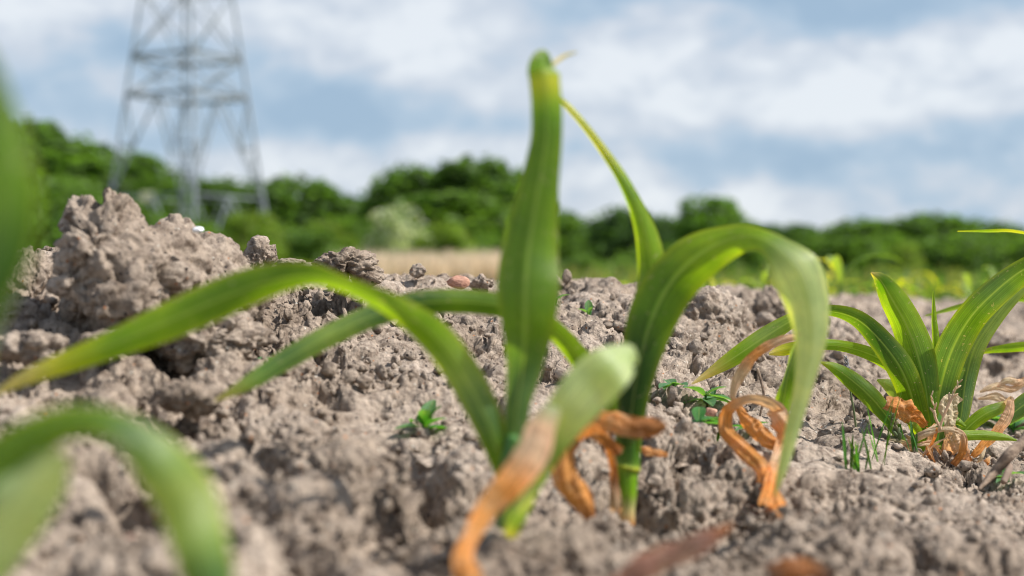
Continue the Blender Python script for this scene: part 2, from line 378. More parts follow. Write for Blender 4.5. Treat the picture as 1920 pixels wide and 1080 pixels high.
# ------------------------------------------------------------------ the ground
def cells3(x, y, z, s=0):
    """distance to nearest and second nearest cell point, and a random value per cell"""
    ix, iy, iz = np.floor(x), np.floor(y), np.floor(z); d1 = np.full(x.shape, 9.0); d2 = d1.copy(); rv = np.zeros_like(x)
    for a in (-1, 0, 1):
        for b in (-1, 0, 1):
            for c in (-1, 0, 1):
                cx, cy, cz = ix + a, iy + b, iz + c; h = _h(cx, cy, cz, s)
                dx = x - cx - h; dy = y - cy - (h * 57.31) % 1; dz = z - cz - (h * 911.7) % 1
                d = dx * dx + dy * dy + dz * dz; m = d < d1
                d2 = np.where(m, d1, np.minimum(d2, d)); rv = np.where(m, (h * 3571.3) % 1, rv); d1 = np.where(m, d, d1)
    return np.sqrt(d1), np.sqrt(d2), rv
def crumb_detail(Q, seed, k=1.0):
    x, y, z = Q.T; o = seed * .37
    w = [fbm(x * 60 + o, y * 60, z * 60, 4, seed + 40 + i, .6) for i in range(3)]
    x, y, z = x + .0065 * w[0], y + .0065 * w[1], z + .0065 * w[2]
    mask = np.clip(.5 + 1.5 * vnoise(x * 28 + o, y * 28, z * 28, seed + 3), 0, 1)
    D = np.zeros(len(Q))
    for s, a in ((.032, .30), (.0125, .34), (.0058, .36)):           # broken blocks with cracks between
        d1, d2, rv = cells3(x / s + o, y / s, z / s, seed + int(1 / s)); e = d2 - d1
        D += a * s * ((rv - .5) * .9 * np.clip(e / .22, 0, 1) - .75 * np.clip(1 - e / .16, 0, 1) * (.35 + .65 * mask) - .25 * d1)
    for i, s in enumerate((.018, .009, .0045, .0023, .0013)):        # rough fractal grain
        n = np.abs(vnoise(x / s + o, y / s, z / s, seed + 60 + i)); D += s * .30 * (mask * (n - .3) - (1 - mask) * (n - .3) * .8)
    pit = np.clip(-fbm(x * 95 + o, y * 95, z * 95, 3, seed + 5) - .16, 0, .3); D -= .034 * pit * (.3 + .7 * mask)
    return D * k
def build_ground():
    us = np.concatenate([np.linspace(-1.6, -.44, 90, endpoint=False), np.linspace(-.44, .44, 860), np.linspace(.44, 1.6, 91)[1:]])
    ys = np.concatenate([np.exp(np.arange(math.log(.12), math.log(.38), .012)), np.exp(np.arange(math.log(.38), math.log(1.9), .0026)),
                         np.exp(np.arange(math.log(1.9), math.log(5), .006)), np.exp(np.linspace(math.log(5), math.log(900), 110))])
    ys = np.sort(ys); U, Y = np.meshgrid(us, ys); X = U * Y
    x, y = X.ravel(), Y.ravel(); z = ground_z(x, y)
    G = np.stack([X, Y, z.reshape(X.shape)], 2); gu = np.gradient(G, axis=1); gv = np.gradient(G, axis=0)
    nr = np.cross(gu, gv); nr /= np.linalg.norm(nr, axis=2)[:, :, None] + 1e-12; nr = nr.reshape(-1, 3)
    Q = np.stack([x, y, z], 1); k = np.clip((6 - y) / 2.5, 0, 1)
    patch = np.clip(.75 + 1.3 * fbm(x * 13, y * 13, x * 0, 2, 41), .25, 1.35)
    wq = Q + .004 * np.stack([fbm(x * 70, y * 70, z * 70, 2, 301 + i) for i in range(3)], 1)
    D = (crumb_detail(wq, 77, .92) + .0015) * patch
    Q = Q + nr * (D * k)[:, None]; x, y, z = Q.T
    o = mesh_np('ground', np.stack([x, y, z], 1), grid_faces(len(ys), len(us)), M_soil)
    tag(o, 'dry crumbly grey-brown field soil', kind='structure')
build_ground()

# ------------------------------------------------------------------ clods and crumbs
def ico(sub):
    bm = bmesh.new(); bmesh.ops.create_icosphere(bm, subdivisions=sub, radius=1.0)
    V = np.array([v.co[:] for v in bm.verts]); F = np.array([[l.vert.index for l in f.loops] for f in bm.faces]); bm.free(); return V, F
ICO = {s: ico(s) for s in (1, 2, 3, 5, 6)}
def rough_rock(V, seed, amp=.22, lump=.16, f=1.4):
    x, y, z = V.T; s = seed * 3.7
    r = 1 + amp * 1.4 * fbm(x * f + s, y * f, z * f, 4, seed)
    # flat-ish broken facets
    rng = np.random.RandomState(seed)
    for k in range(7):
        n = rng.normal(size=3); n /= np.linalg.norm(n); c = .62 + .3 * rng.rand()
        d = (V @ n) * r; r = np.where(d > c, r * (c + (d - c) * .25) / np.maximum(d, 1e-6), r)
    if lump:
        r = r + lump * (lumps3(x * 3.2 + s, y * 3.2, z * 3.2, seed) - .5) + lump * .5 * (lumps3(x * 7 + s, y * 7, z * 7, seed + 3) - .5)
        r = r + lump * .3 * fbm(x * 15, y * 15, z * 15, 2, seed)
    return V * r[:, None]
def clod(px, py, wpx, hpx, label, seed, d=None, mat=None, name='soil_clod', cat='clod', sink=.3, dep=1.0, sub=5, rot=0, lump=.16):
    """clod whose middle shows at the photo pixel; it rests partly sunk in the soil"""
    d = d or hit(px, py + hpx * .5); c = P(px, py, d)
    V, F = ICO[sub]; V = rough_rock(V, seed, lump=lump)
    sx, sz = wpx * K * d / 2, hpx * K * d / 2 * (1 + sink)
    V = V * np.array([sx, (sx + sz) / 2 * dep, sz])
    a = math.radians(rot); ca, sa = math.cos(a), math.sin(a)
    V = V @ np.array([[ca, 0, -sa], [0, 1, 0], [sa, 0, ca]]).T
    if lump > .05:
        rr = np.linalg.norm(V, axis=1)[:, None] + 1e-9; V = V + V / rr * crumb_detail(V + c, seed, min(1., min(sx, sz) / .02))[:, None]
    c[2] -= hpx * K * d / 2 * sink
    o = mesh_np(name, V, F, mat or M_clod); o.location = c
    return tag(o, label, cat)
def blob_clod(ells, label, seed, voxel, name='soil_clod', amp=(.010, .005, .0022), sc=(.028, .012, .005)):
    bm = bmesh.new()
    for (px, py, rx, ry, d, rd, rot) in ells:
        V, F = ICO[3]; a = math.radians(rot); ca, sa = math.cos(a), math.sin(a)
        Q = V * np.array([rx * K * d, rd, ry * K * d]); Q = Q @ np.array([[ca, 0, sa], [0, 1, 0], [-sa, 0, ca]]).T + P(px, py, d)
        vs = [bm.verts.new(q) for q in Q]
        for f in F: bm.faces.new([vs[i] for i in f])
    me = bpy.data.meshes.new('tmp'); bm.to_mesh(me); bm.free(); o = bpy.data.objects.new('tmp', me); COL.objects.link(o)
    md = o.modifiers.new('r', 'REMESH'); md.mode = 'VOXEL'; md.voxel_size = voxel
    dg = bpy.context.evaluated_depsgraph_get(); ev = o.evaluated_get(dg); m2 = ev.to_mesh()
    V = np.empty(len(m2.vertices) * 3, dtype=np.float32); m2.vertices.foreach_get('co', V); V = V.reshape(-1, 3).astype(float)
    Nn = np.empty(len(m2.vertices) * 3, dtype=np.float32); m2.vertices.foreach_get('normal', Nn); Nn = Nn.reshape(-1, 3).astype(float)
    F = np.array([p.vertices[:] for p in m2.polygons if len(p.vertices) == 4]); ev.to_mesh_clear()
    bpy.data.objects.remove(o); bpy.data.meshes.remove(me)
    x, y, z = V.T; D = np.zeros(len(V))
    D += .014 * fbm(x * 25, y * 25, z * 25, 3, seed)
    D += crumb_detail(V, seed, .95) * np.clip(1.05 - (x + .24) * 6, .5, 1.05) + .004
    V = V + Nn * D[:, None]; c = V.mean(0); c[2] = V[:, 2].min()
    o = mesh_np(name, V, F, M_clod, off=c); o.location = c; return tag(o, label, 'clod')

blob_clod([(205, 470, 84, 92, .80, .045, 8), (165, 420, 40, 42, .80, .026, 0), (218, 400, 40, 46, .80, .024, 0), (212, 368, 20, 22, .80, .010, 0),
           (155, 530, 44, 80, .79, .03, 0), (225, 570, 90, 55, .80, .045, 0), (172, 392, 34, 26, .80, .014, 0),
           (290, 520, 90, 92, .82, .05, 0), (320, 494, 88, 80, .84, .045, -12), (385, 512, 74, 72, .86, .05, -25), (432, 548, 54, 60, .86, .04, -20), (300, 600, 140, 55, .84, .05, 0)],
          'tall jagged grey-brown clod towering above the ridge, the largest lump', 5, .0017)
clod(68, 545, 120, 150, 'broad pitted clod at the left edge, just left of the tallest clod', 12, d=.86, sub=6, lump=.2)
clod(72, 512, 95, 70, 'flat-topped clod behind the pitted clod at the left edge', 17, d=.92, sub=5)
clod(488, 472, 72, 72, 'sharp angular small clod perched on the ridge right of the tallest clod', 23, d=.97, lump=.12)
clod(548, 492, 60, 22, 'low flat clod lying just right of the perched angular clod', 29, d=1.0)
clod(645, 488, 128, 52, 'rounded brown clod on the ridge crest, a dark hollow on its left side', 31, d=1.0, lump=.2)
clod(688, 512, 70, 32, 'knobbly clod tucked under the right end of the rounded brown crest clod', 37, d=1.0)
clod(380, 620, 240, 110, 'wide lumpy clod below the tallest clod, above the long arching leaf shadow', 41, d=.80, sub=6, lump=.22)
clod(60, 640, 150, 75, 'smooth pale clod low at the left edge, above the yellow leaf tip', 43, d=.74, sub=5)
clod(200, 635, 120, 60, 'small pale clod at the foot of the tallest clod', 47, d=.76)
clod(1330, 610, 190, 150, 'large mounded clod right of the tall arching maize leaf, on the skyline', 53, d=1.22, sub=6, lump=.12)
clod(1440, 590, 170, 95, 'wide rounded clod on the skyline behind the drooping pale maize leaf', 59, d=1.55, sub=6, lump=.12)
clod(1260, 660, 150, 60, 'broad flat clod below the large mounded skyline clod', 61, d=1.08)
clod(1650, 862, 108, 62, 'rounded dark clod sitting alone just left of the sharpest maize plant', 67, d=.99, lump=.14)
clod(1660, 890, 40, 30, 'little crumb clod under the right edge of the rounded dark clod', 71, d=.97)
clod(1355, 880, 62, 56, 'ball-shaped clod left of the curled orange dead leaves', 73, d=.83)
clod(1290, 858, 70, 44, 'knobbly clod with a dark left end, midway between maize stem and curled orange leaves', 79, d=.87)
clod(1170, 610, 90, 30, 'brown flat clod by the dark twig behind the centre maize leaves', 83, d=1.1)
clod(1540, 640, 110, 45, 'weathered clod behind the thin arching leaves of the sharpest maize plant', 89, d=1.4)
clod(1660, 640, 130, 40, 'low purple-brown clod behind the upright leaf of the sharpest maize plant', 97, d=1.7)
clod(1870, 640, 120, 40, 'low clod at the right edge behind the sharpest maize plant', 101, d=1.7)
clod(785, 505, 42, 24, 'small knob of soil on the crest left of the red stone', 103, d=1.12)
clod(908, 528, 44, 30, 'dark small clod just right of the red stone', 107, d=1.12)
clod(360, 735, 120, 56, 'blocky clod under the arching leaf, above the dark cracks', 109)
clod(640, 860, 130, 60, 'weather-smoothed clod between the two dark cracks in the slope', 113, sub=5)
clod(860, 528, 46, 24, 'smooth salmon-red stone on the crest left of the tall centre leaf', 127, d=1.1, mat=M_red, name='red_stone', cat='stone', lump=.02, sink=.1)
clod(1333, 773, 26, 18, 'tiny pinkish stone under the leaves of the little weed', 131, mat=M_red, name='red_stone', cat='stone', lump=.03, sink=.1)
clod(372, 431, 22, 13, 'shiny white quartz pebble on top of the tallest clod', 137, d=.80, mat=M_white, name='white_pebble', cat='pebble', lump=.03, sink=0)
clod(683, 860, 18, 14, 'tiny orange pebble in the middle of the blurred slope', 139, mat=M_red, name='red_stone', cat='stone', lump=.03, sink=0)
clod(248, 1012, 26, 18, 'small rust-red pebble at the lower left between the blurred leaves', 149, mat=M_red, name='red_stone', cat='stone', lump=.03, sink=0)

def crumbs():
    rng = np.random.RandomState(4); VV, FF = [], []; base = 0
    vars_ = {s: [(rough_rock(ICO[s][0], 200 + k, amp=.42, lump=.22 if s > 1 else 0, f=2.2), ICO[s][1]) for k in range(14)] for s in (1, 2, 3)}
    n = 14000
    u = rng.uniform(-.42, .42, n); y = np.exp(rng.uniform(math.log(.4), math.log(2.4), n)); x = u * y
    cl = .5 + .5 * fbm(x * 9, y * 9, x * 0, 2, 71) * 1.8; keep = rng.rand(n) < cl; x, y = x[keep], y[keep]; n = len(x)
    r = .0009 * np.exp(rng.exponential(.55, n)); r = np.minimum(r, .0055 * np.clip(y, .3, 1.2) ** 1.6); z = ground_z(x, y)
    for i in range(n):
        s = 3 if r[i] > .0034 else 2 if r[i] > .0014 * y[i] else 1; V, F = vars_[s][rng.randint(14)]
        a = rng.rand() * 6.28; ca, sa = math.cos(a), math.sin(a)
        Q = V * r[i] * rng.uniform(.55, 1.35, 3); Q = Q @ np.array([[ca, -sa, 0], [sa, ca, 0], [0, 0, 1]]).T
        VV.append(Q + [x[i], y[i], z[i] + r[i] * .2]); FF.append(F + base); base += len(V)
    o = mesh_np('soil_crumbs', np.concatenate(VV), np.concatenate(FF), M_clod)
    tag(o, 'loose crumbs of dry soil strewn over the ground', 'soil crumbs', kind='stuff')
crumbs()

# ------------------------------------------------------------------ leaves
C = dict(g=(.100, .200, .010), d=(.040, .105, .012), b=(.175, .310, .015), y=(.40, .44, .030), p=(.44, .55, .29), q=(.20, .31, .085),  # p is a pale green with the blade's sheen painted in
         s=(.50, .42, .17), o=(.70, .31, .085), k=(.42, .17, .055), t=(.68, .47, .30), w=(.72, .60, .42), m=(.085, .17, .055), e=(.055, .17, .025), x=(.25, .34, .075))
def crspline(P_, n):
    P_ = np.asarray(P_, float); m = len(P_); seg = np.linalg.norm(np.diff(P_[:, :3], axis=0), axis=1) ** .7; T = np.concatenate([[0], np.cumsum(seg)])
    q = np.linspace(0, T[-1], n); i = np.clip(np.searchsorted(T, q, side='right') - 1, 0, m - 2)
    M = np.zeros_like(P_)
    for k in range(m):
        if k == 0: M[k] = (P_[1] - P_[0]) / (T[1] - T[0])
        elif k == m - 1: M[k] = (P_[-1] - P_[-2]) / (T[-1] - T[-2])
        else: M[k] = (P_[k + 1] - P_[k - 1]) / (T[k + 1] - T[k - 1])
    h = (T[i + 1] - T[i])[:, None]; t = ((q - T[i])[:, None] / h)
    return (2 * t**3 - 3 * t**2 + 1) * P_[i] + (t**3 - 2 * t**2 + t) * h * M[i] + (-2 * t**3 + 3 * t**2) * P_[i + 1] + (t**3 - t**2) * h * M[i + 1]
def leaf(root, pts, fold=.18, n=None, name='leaf', mat=None, label=None, crumple=0., seed=0, wave=.03, edge='y', ew=.35, rib=True, off=None):
    """pts: (photo x, photo y, depth, width in photo px, roll in degrees, colour key) from base to tip"""
    nc = 11; n = n or max(30, 9 * len(pts)); arr = []
    for (px, py, d, w, roll, ck) in pts:
        arr.append([*P(px, py, d), w * K * d, math.radians(roll), *C[ck]])
    A = crspline(arr, n); pos, w, roll, cc = A[:, :3], np.maximum(A[:, 3], .0002), A[:, 4], np.clip(A[:, 5:8], .004, .9)
    T = np.gradient(pos, axis=0); T /= np.linalg.norm(T, axis=1)[:, None] + 1e-9
    vd = pos - np.array([0, 0, CZ]); vd /= np.linalg.norm(vd, axis=1)[:, None]
    s = np.cross(T, vd); s /= np.linalg.norm(s, axis=1)[:, None] + 1e-9
    for i in range(1, n):                                  # keep the side vector from flipping
        if s[i] @ s[i - 1] < 0: s[i] = -s[i]
    nn = np.cross(s, T)
    side = np.cos(roll)[:, None] * s + np.sin(roll)[:, None] * nn; nrm = np.cross(side, T)
    u = np.linspace(-1, 1, nc); v = np.linspace(0, 1, n); U, Vv = np.meshgrid(u, v)
    hw = (w / 2)[:, None] * np.ones((1, nc))
    if crumple:
        hw = hw * (1 + crumple * .8 * fbm(Vv * 9 + seed, np.sign(U) * 3.3, U * 0, 2, seed))
    offn = hw * (fold * (np.abs(U) ** 1.5) * 1.6)
    offn = offn + hw * wave * np.sin(Vv * 23 + seed + U) * np.abs(U) ** 2 * 3
    if crumple: offn = offn + hw * crumple * (fbm(Vv * 8 + seed, U * 1.6, U * 0, 3, seed + 5) * 1.0 + .28 * vnoise(Vv * 46 + seed, U * 2.5, U * 0, seed + 8) + .32 * np.sin(U * 7 + 3 * np.sin(Vv * 9 + seed)))
    V = pos[:, None, :] + side[:, None, :] * (U * hw)[:, :, None] + nrm[:, None, :] * offn[:, :, None]
    cl = np.repeat(cc[:, None, :], nc, 1)
    if edge:
        e = (np.clip((np.abs(U) - .72) / .28, 0, 1) * ew)[:, :, None]; cl = cl * (1 - e) + np.array(C[edge]) * e
    if rib:
        e = (np.clip(1 - np.abs(U) / .16, 0, 1) * .35)[:, :, None]; cl = cl * (1 - e) + (cl * 1.5 + .02) * e
    base = np.array(root.location) if off is None else off
    o = mesh_np(name, V.reshape(-1, 3), grid_faces(n, nc), mat or M_leaf, root, cl.reshape(-1, 3), np.stack([(U.ravel() + 1) / 2, Vv.ravel()], 1), off=base)
    if label: o['label'] = label
    return o
def dead(root, pts, label=None, crumple=.35, seed=1, **kw):
    return leaf(root, pts, fold=kw.pop('fold', .22), name=kw.pop('name', 'dead_leaf'), mat=M_dead, label=label, crumple=crumple, seed=seed, edge='k', ew=.3, rib=False, wave=.05, n=max(60, 24 * len(pts)))
def tube(root, pts, name='stem', mat=None, ns=12, n=None, label=None, ridge=.05, world=None, off=None):
    n = n or 10 * len(pts or world); arr = [[*(P(a, b, d)), w * K * d / 2, *C[c]] for (a, b, d, w, c) in pts] if world is None else world
    A = crspline(arr, n); pos, r, cc = A[:, :3], np.maximum(A[:, 3], .0001), np.clip(A[:, 4:7], .004, .9)
    T = np.gradient(pos, axis=0); T /= np.linalg.norm(T, axis=1)[:, None] + 1e-9
    ref = np.array([0, 1., .05]); a = np.cross(T, ref); a /= np.linalg.norm(a, axis=1)[:, None] + 1e-9; b = np.cross(T, a)
    th = np.linspace(0, 2 * math.pi, ns, endpoint=False)
    rr = r[:, None] * (1 + ridge * np.sin(th * 3 + 1)[None, :])
    V = pos[:, None, :] + (a[:, None, :] * np.cos(th)[None, :, None] + b[:, None, :] * np.sin(th)[None, :, None]) * rr[:, :, None]
    V = V.reshape(-1, 3); F = []
    for i in range(n - 1):
        for j in range(ns): F.append([i * ns + j, i * ns + (j + 1) % ns, (i + 1) * ns + (j + 1) % ns, (i + 1) * ns + j])
    V = np.concatenate([V, pos[-1:] + T[-1:] * r[-1] * .5, pos[:1]]); k = n * ns
    for j in range(ns):
        F.append([(n - 1) * ns + j, (n - 1) * ns + (j + 1) % ns, k, k]); F.append([(j + 1) % ns, j, k + 1, k + 1])
    quads = [f for f in F if f[2] != f[3]]; tris = [f for f in F if f[2] == f[3]]
    # caps as thin quads (repeat avoided): fold the tri fan into the quad list with a midpoint
    extra = []; ev = []
    for f in tris:
        mid = (V[f[0]] + V[f[1]]) / 2; extra.append([f[0], len(V) + len(ev), f[1], f[2]]); ev.append(mid)
    V = np.concatenate([V, np.array(ev)]); c2 = np.concatenate([np.repeat(cc, ns, 0), cc[-1:], cc[:1], np.repeat(cc[-1:], len(ev), 0)])
    th_uv = np.concatenate([np.tile(np.linspace(0, 1, ns), n), np.zeros(2 + len(ev))]); vv = np.concatenate([np.repeat(np.linspace(0, 1, n), ns), np.zeros(2 + len(ev))])
    base = np.array(root.location) if (root is not None and off is None) else (off if off is not None else np.zeros(3))
    o = mesh_np(name, V, np.array(quads + extra), mat or M_stem, root, c2, np.stack([th_uv, vv], 1), off=base)
    if label: o['label'] = label
    return o

# --- centre-left plant: tall blade, long arching leaf, pale leaf and orange withered leaf
dA = .57
A = empty('maize_plant', P(952, 1012, dA), 'blurred maize seedling with one tall upright blade and a long leaf arching to the left', 'maize plant')
tube(A, [(948, 1030, dA, 40, 's'), (950, 990, dA, 40, 'q'), (952, 940, dA, 40, 'm'), (955, 880, dA, 36, 'e'), (962, 820, dA, 30, 'e')])
leaf(A, [(952, 930, dA, 30, 10, 'd'), (960, 860, dA, 38, 10, 'm'), (970, 760, dA, 48, 5, 'm'), (980, 690, dA, 70, 10, 'm'), (985, 610, dA - .005, 104, 12, 'g'), (986, 535, dA - .005, 122, 8, 'g'), (994, 450, dA, 104, 4, 'g'), (1010, 350, dA, 76, 2, 'g'),
         (1024, 265, dA, 60, 0, 'g'), (1025, 200, dA, 58, 0, 'b'), (1021, 150, dA, 58, 0, 'y'), (1019, 126, dA + .002, 60, 0, 'b'), (1021, 114, dA + .010, 48, 0, 'g'), (1026, 114, dA + .018, 26, 0, 'g'), (1034, 122, dA + .024, 6, 0, 'g')],
     fold=.30, label='tall upright blade with a rounded rolled-over top', ew=.2, seed=3)
leaf(A, [(1030, 128, dA + .03, 8, 0, 'q'), (1048, 112, dA + .035, 8, 0, 's'), (1064, 103, dA + .04, 6, 0, 's'), (1082, 98, dA + .045, 2, 0, 's')], fold=.3, seed=4)
leaf(A, [(952, 925, dA, 26, 0, 'm'), (938, 860, dA, 44, 0, 'g'), (910, 780, dA, 62, 0, 'm'), (868, 700, dA, 66, 0, 'q'), (815, 630, dA - .01, 62, 0, 'b'), (750, 585, dA - .02, 50, 25, 'b'), (690, 556, dA - .02, 44, 40, 'b'), (640, 535, dA - .02, 40, 40, 'b'),
         (580, 518, dA - .02, 52, 30, 'g'), (500, 530, dA - .02, 66, 15, 'g'), (410, 562, dA - .02, 74, 5, 'g'), (310, 605, dA - .02, 70, 0, 'b'), (200, 650, dA - .02, 52, 0, 'b'), (110, 684, dA - .02, 40, 0, 'y'), (40, 712, dA - .02, 26, 0, 's'), (-15, 742, dA - .02, 6, 0, 's')],
     fold=.22, label='long leaf arching left to a pale yellow tip', ew=.5, seed=7)
leaf(A, [(958, 985, dA - .02, 30, 0, 'q'), (985, 925, dA - .03, 42, 0, 'q'), (1020, 850, dA - .04, 62, 0, 'q'), (1062, 780, dA - .05, 86, 0, 'p'), (1110, 722, dA - .05, 98, 0, 'p'), (1150, 685, dA - .05, 88, 5, 'p'), (1180, 668, dA - .04, 56, 20, 'p'), (1196, 676, dA - .03, 14, 20, 'p')],
     fold=.12, label='short broad pale grey-green leaf leaning right', edge=None, seed=9)  # pale upper part: sunlight on the blade put into its colour
leaf(A, [(955, 1015, dA - .03, 26, 0, 's'), (965, 980, dA - .035, 34, 0, 'q'), (985, 940, dA - .04, 30, 0, 'p'), (1005, 900, dA - .045, 16, 0, 'p')], fold=.3, edge=None, seed=2)
dead(A, [(1040, 760, dA - .055, 30, 0, 'p'), (1018, 800, dA - .06, 52, 0, 't'), (998, 850, dA - .065, 64, 0, 't'), (958, 905, dA - .07, 58, 0, 'o'), (915, 955, dA - .075, 44, 10, 'o'), (885, 1005, dA - .09, 32, 20, 'o'), (870, 1045, dA - .10, 42, 0, 'o'), (880, 1090, dA - .115, 56, -10, 'o'), (890, 1130, dA - .12, 40, -10, 'k')],
     'withered orange leaf hanging down to the left', .16, 21, fold=.2)

# --- centre-right plant
dB = .69
B = empty('maize_plant', P(1174, 962, dB), 'maize seedling with a dark stem and a broad leaf drooping to a pale end', 'maize plant')
tube(B, [(1170, 985, dB, 44, 'k'), (1170, 955, dB, 44, 's'), (1170, 925, dB, 50, 'b'), (1173, 880, dB, 50, 'b'), (1175, 874, dB, 56, 'y'), (1176, 868, dB, 50, 'g'), (1182, 790, dB, 52, 'g'), (1190, 710, dB, 54, 'd'), (1202, 640, dB, 54, 'd'), (1212, 590, dB, 44, 'g')], ns=16, n=90)
leaf(B, [(1178, 850, dB - .006, 40, 0, 'g'), (1186, 760, dB - .008, 56, 0, 'd'), (1200, 680, dB - .01, 72, 0, 'd'), (1222, 600, dB - .01, 92, 0, 'g'), (1258, 530, dB - .01, 98, 5, 'g'), (1310, 478, dB - .015, 92, 10, 'b'), (1370, 448, dB - .02, 66, 25, 'b'), (1420, 444, dB - .03, 50, 35, 'b'), (1455, 462, dB - .035, 56, 20, 'q'),
         (1490, 505, dB - .04, 94, 0, 'p'), (1514, 570, dB - .04, 82, 0, 'p'), (1520, 640, dB - .04, 58, 0, 'p'), (1508, 720, dB - .04, 36, 5, 'p'), (1488, 800, dB - .04, 28, 5, 'p'), (1468, 880, dB - .04, 18, 5, 'p'), (1452, 930, dB - .04, 4, 0, 's')],
     fold=.22, label='broad leaf arching right and drooping, pale at the hanging end', seed=11)  # pale hanging end: sheen painted into the blade colour
leaf(B, [(1200, 660, dB + .002, 40, 0, 'd'), (1214, 590, dB + .005, 52, 0, 'g'), (1222, 520, dB + .01, 56, 0, 'g'), (1214, 455, dB + .01, 46, 5, 'b'), (1194, 395, dB + .01, 32, 10, 'b'), (1165, 335, dB + .01, 22, 10, 'b'), (1130, 282, dB + .01, 17, 10, 'y'), (1092, 232, dB + .01, 14, 10, 'y'), (1060, 196, dB + .01, 12, 10, 'y'), (1038, 176, dB + .01, 5, 10, 'y')],
     fold=.45, label='narrow upright leaf bending left to a thin tip', seed=13)
leaf(B, [(1172, 830, dB + .01, 26, 0, 'g'), (1145, 745, dB + .01, 38, 0, 'g'), (1090, 675, dB + .005, 40, 0, 'b'), (1040, 622, dB - .01, 38, 15, 'b'), (985, 588, dB - .02, 44, 10, 'b'), (930, 572, dB - .03, 46, 10, 'g'), (860, 566, dB - .035, 46, 10, 'g'), (780, 570, dB - .04, 46, 10, 'd'), (700, 592, dB - .045, 44, 0, 'm'),
         (620, 628, dB - .05, 42, 0, 'q'), (540, 672, dB - .055, 40, 0, 'm'), (465, 718, dB - .06, 28, 0, 'q'), (402, 752, dB - .06, 4, 0, 's')],
     fold=.2, label='long leaf arching left behind the tall blade', ew=.25, seed=15)
dead(B, [(1165, 850, dB - .02, 20, 0, 'k'), (1120, 815, dB - .03, 26, 20, 'o'), (1085, 815, dB - .04, 30, 0, 'k'), (1055, 850, dB - .045, 42, 0, 'o'), (1062, 900, dB - .05, 50, 0, 'o'), (1090, 935, dB - .05, 44, 0, 'o'), (1108, 972, dB - .05, 20, 0, 'k')], 'orange withered leaf folded down to the soil', .25, 31)
dead(B, [(1070, 830, dB - .04, 22, 0, 'o'), (1105, 798, dB - .045, 34, 0, 'o'), (1150, 792, dB - .05, 44, 5, 'o'), (1195, 803, dB - .05, 42, 0, 'k'), (1230, 800, dB - .05, 34, 0, 'k'), (1250, 800, dB - .05, 10, 0, 'k')], 'rust-orange withered leaf crossing in front of the stem', .22, 33)
dead(B, [(1110, 815, dB - .02, 14, 0, 't'), (1140, 840, dB - .02, 14, 0, 'o'), (1152, 890, dB - .01, 16, 0, 'k'), (1154, 950, dB - .01, 22, 0, 't'), (1156, 980, dB, 18, 0, 'k')], None, .2, 35)

# --- the sharp plant at the right
dC = 1.0
Cp = empty('maize_plant', P(1762, 868, dC), 'sharply focused bushy maize seedling at the right with straw at its foot', 'maize plant')
tube(Cp, [(1740, 885, dC, 40, 's'), (1742, 850, dC, 46, 'b'), (1748, 800, dC, 44, 'e'), (1752, 760, dC, 30, 'g')], ns=14)
leaf(Cp, [(1745, 860, dC - .005, 26, 0, 'b'), (1742, 800, dC - .008, 34, 0, 'g'), (1738, 740, dC - .008, 46, 0, 'g'), (1722, 670, dC - .005, 64, 0, 'g'), (1700, 610, dC, 58, 5, 'b'), (1672, 560, dC, 48, 10, 'b'), (1650, 524, dC, 26, 10, 'g'), (1633, 511, dC, 3, 10, 's')], fold=.3, seed=41, label='upright pointed leaf')
leaf(Cp, [(1752, 850, dC, 30, 0, 'e'), (1756, 790, dC, 40, 0, 'm'), (1766, 720, dC, 56, 0, 'm'), (1786, 655, dC - .01, 60, 0, 'm'), (1820, 595, dC - .02, 56, 5, 'g'), (1868, 545, dC - .03, 54, 10, 'm'), (1920, 505, dC - .04, 48, 20, 'g'), (1975, 482, dC - .05, 40, 20, 'g'), (2030, 490, dC - .06, 22, 10, 'b'), (2070, 520, dC - .06, 4, 10, 's')], fold=.2, seed=43, label='broad leaf sweeping up to the right')
leaf(Cp, [(1790, 840, dC + .01, 18, 0, 'e'), (1803, 780, dC + .015, 28, 0, 'm'), (1812, 710, dC + .02, 38, 0, 'm'), (1830, 650, dC + .02, 34, 10, 'q'), (1870, 590, dC + .02, 28, 10, 'q'), (1915, 540, dC + .02, 24, 15, 'q'), (1970, 500, dC + .02, 18, 15, 'b'), (2020, 480, dC + .02, 4, 15, 's')], fold=.3, seed=45)
leaf(Cp, [(1740, 860, dC - .015, 26, 0, 'e'), (1722, 785, dC - .02, 44, 0, 'g'), (1694, 700, dC - .03, 52, 0, 'g'), (1652, 640, dC - .03, 44, 5, 'd'), (1605, 598, dC - .03, 34, 20, 'g'), (1550, 584, dC - .03, 24, 35, 'g'), (1500, 594, dC - .03, 26, 10, 'b'), (1440, 628, dC - .03, 36, 0, 'q'), (1380, 668, dC - .03, 32, 0, 'b'), (1330, 700, dC - .03, 16, 0, 's'), (1297, 720, dC - .03, 3, 0, 'w')], fold=.22, seed=47, label='arching leaf reaching far left to a pale tip')
leaf(Cp, [(1738, 820, dC + .012, 20, 0, 'e'), (1722, 750, dC + .015, 28, 0, 'g'), (1690, 700, dC + .01, 30, 0, 'b'), (1640, 668, dC + .01, 26, 10, 'b'), (1580, 650, dC, 22, 15, 'b'), (1520, 648, dC - .01, 20, 15, 'b'), (1470, 656, dC - .01, 22, 0, 'y'), (1442, 664, dC - .01, 5, 0, 's')], fold=.25, seed=49)
leaf(Cp, [(1700, 850, dC - .02, 12, 0, 'e'), (1676, 800, dC - .03, 22, 0, 'e'), (1640, 752, dC - .03, 36, 0, 'g'), (1600, 715, dC - .03, 34, 0, 'g'), (1565, 690, dC - .03, 20, 0, 'b'), (1539, 679, dC - .03, 3, 0, 'y')], fold=.2, seed=51, label='dark short leaf pointing left')
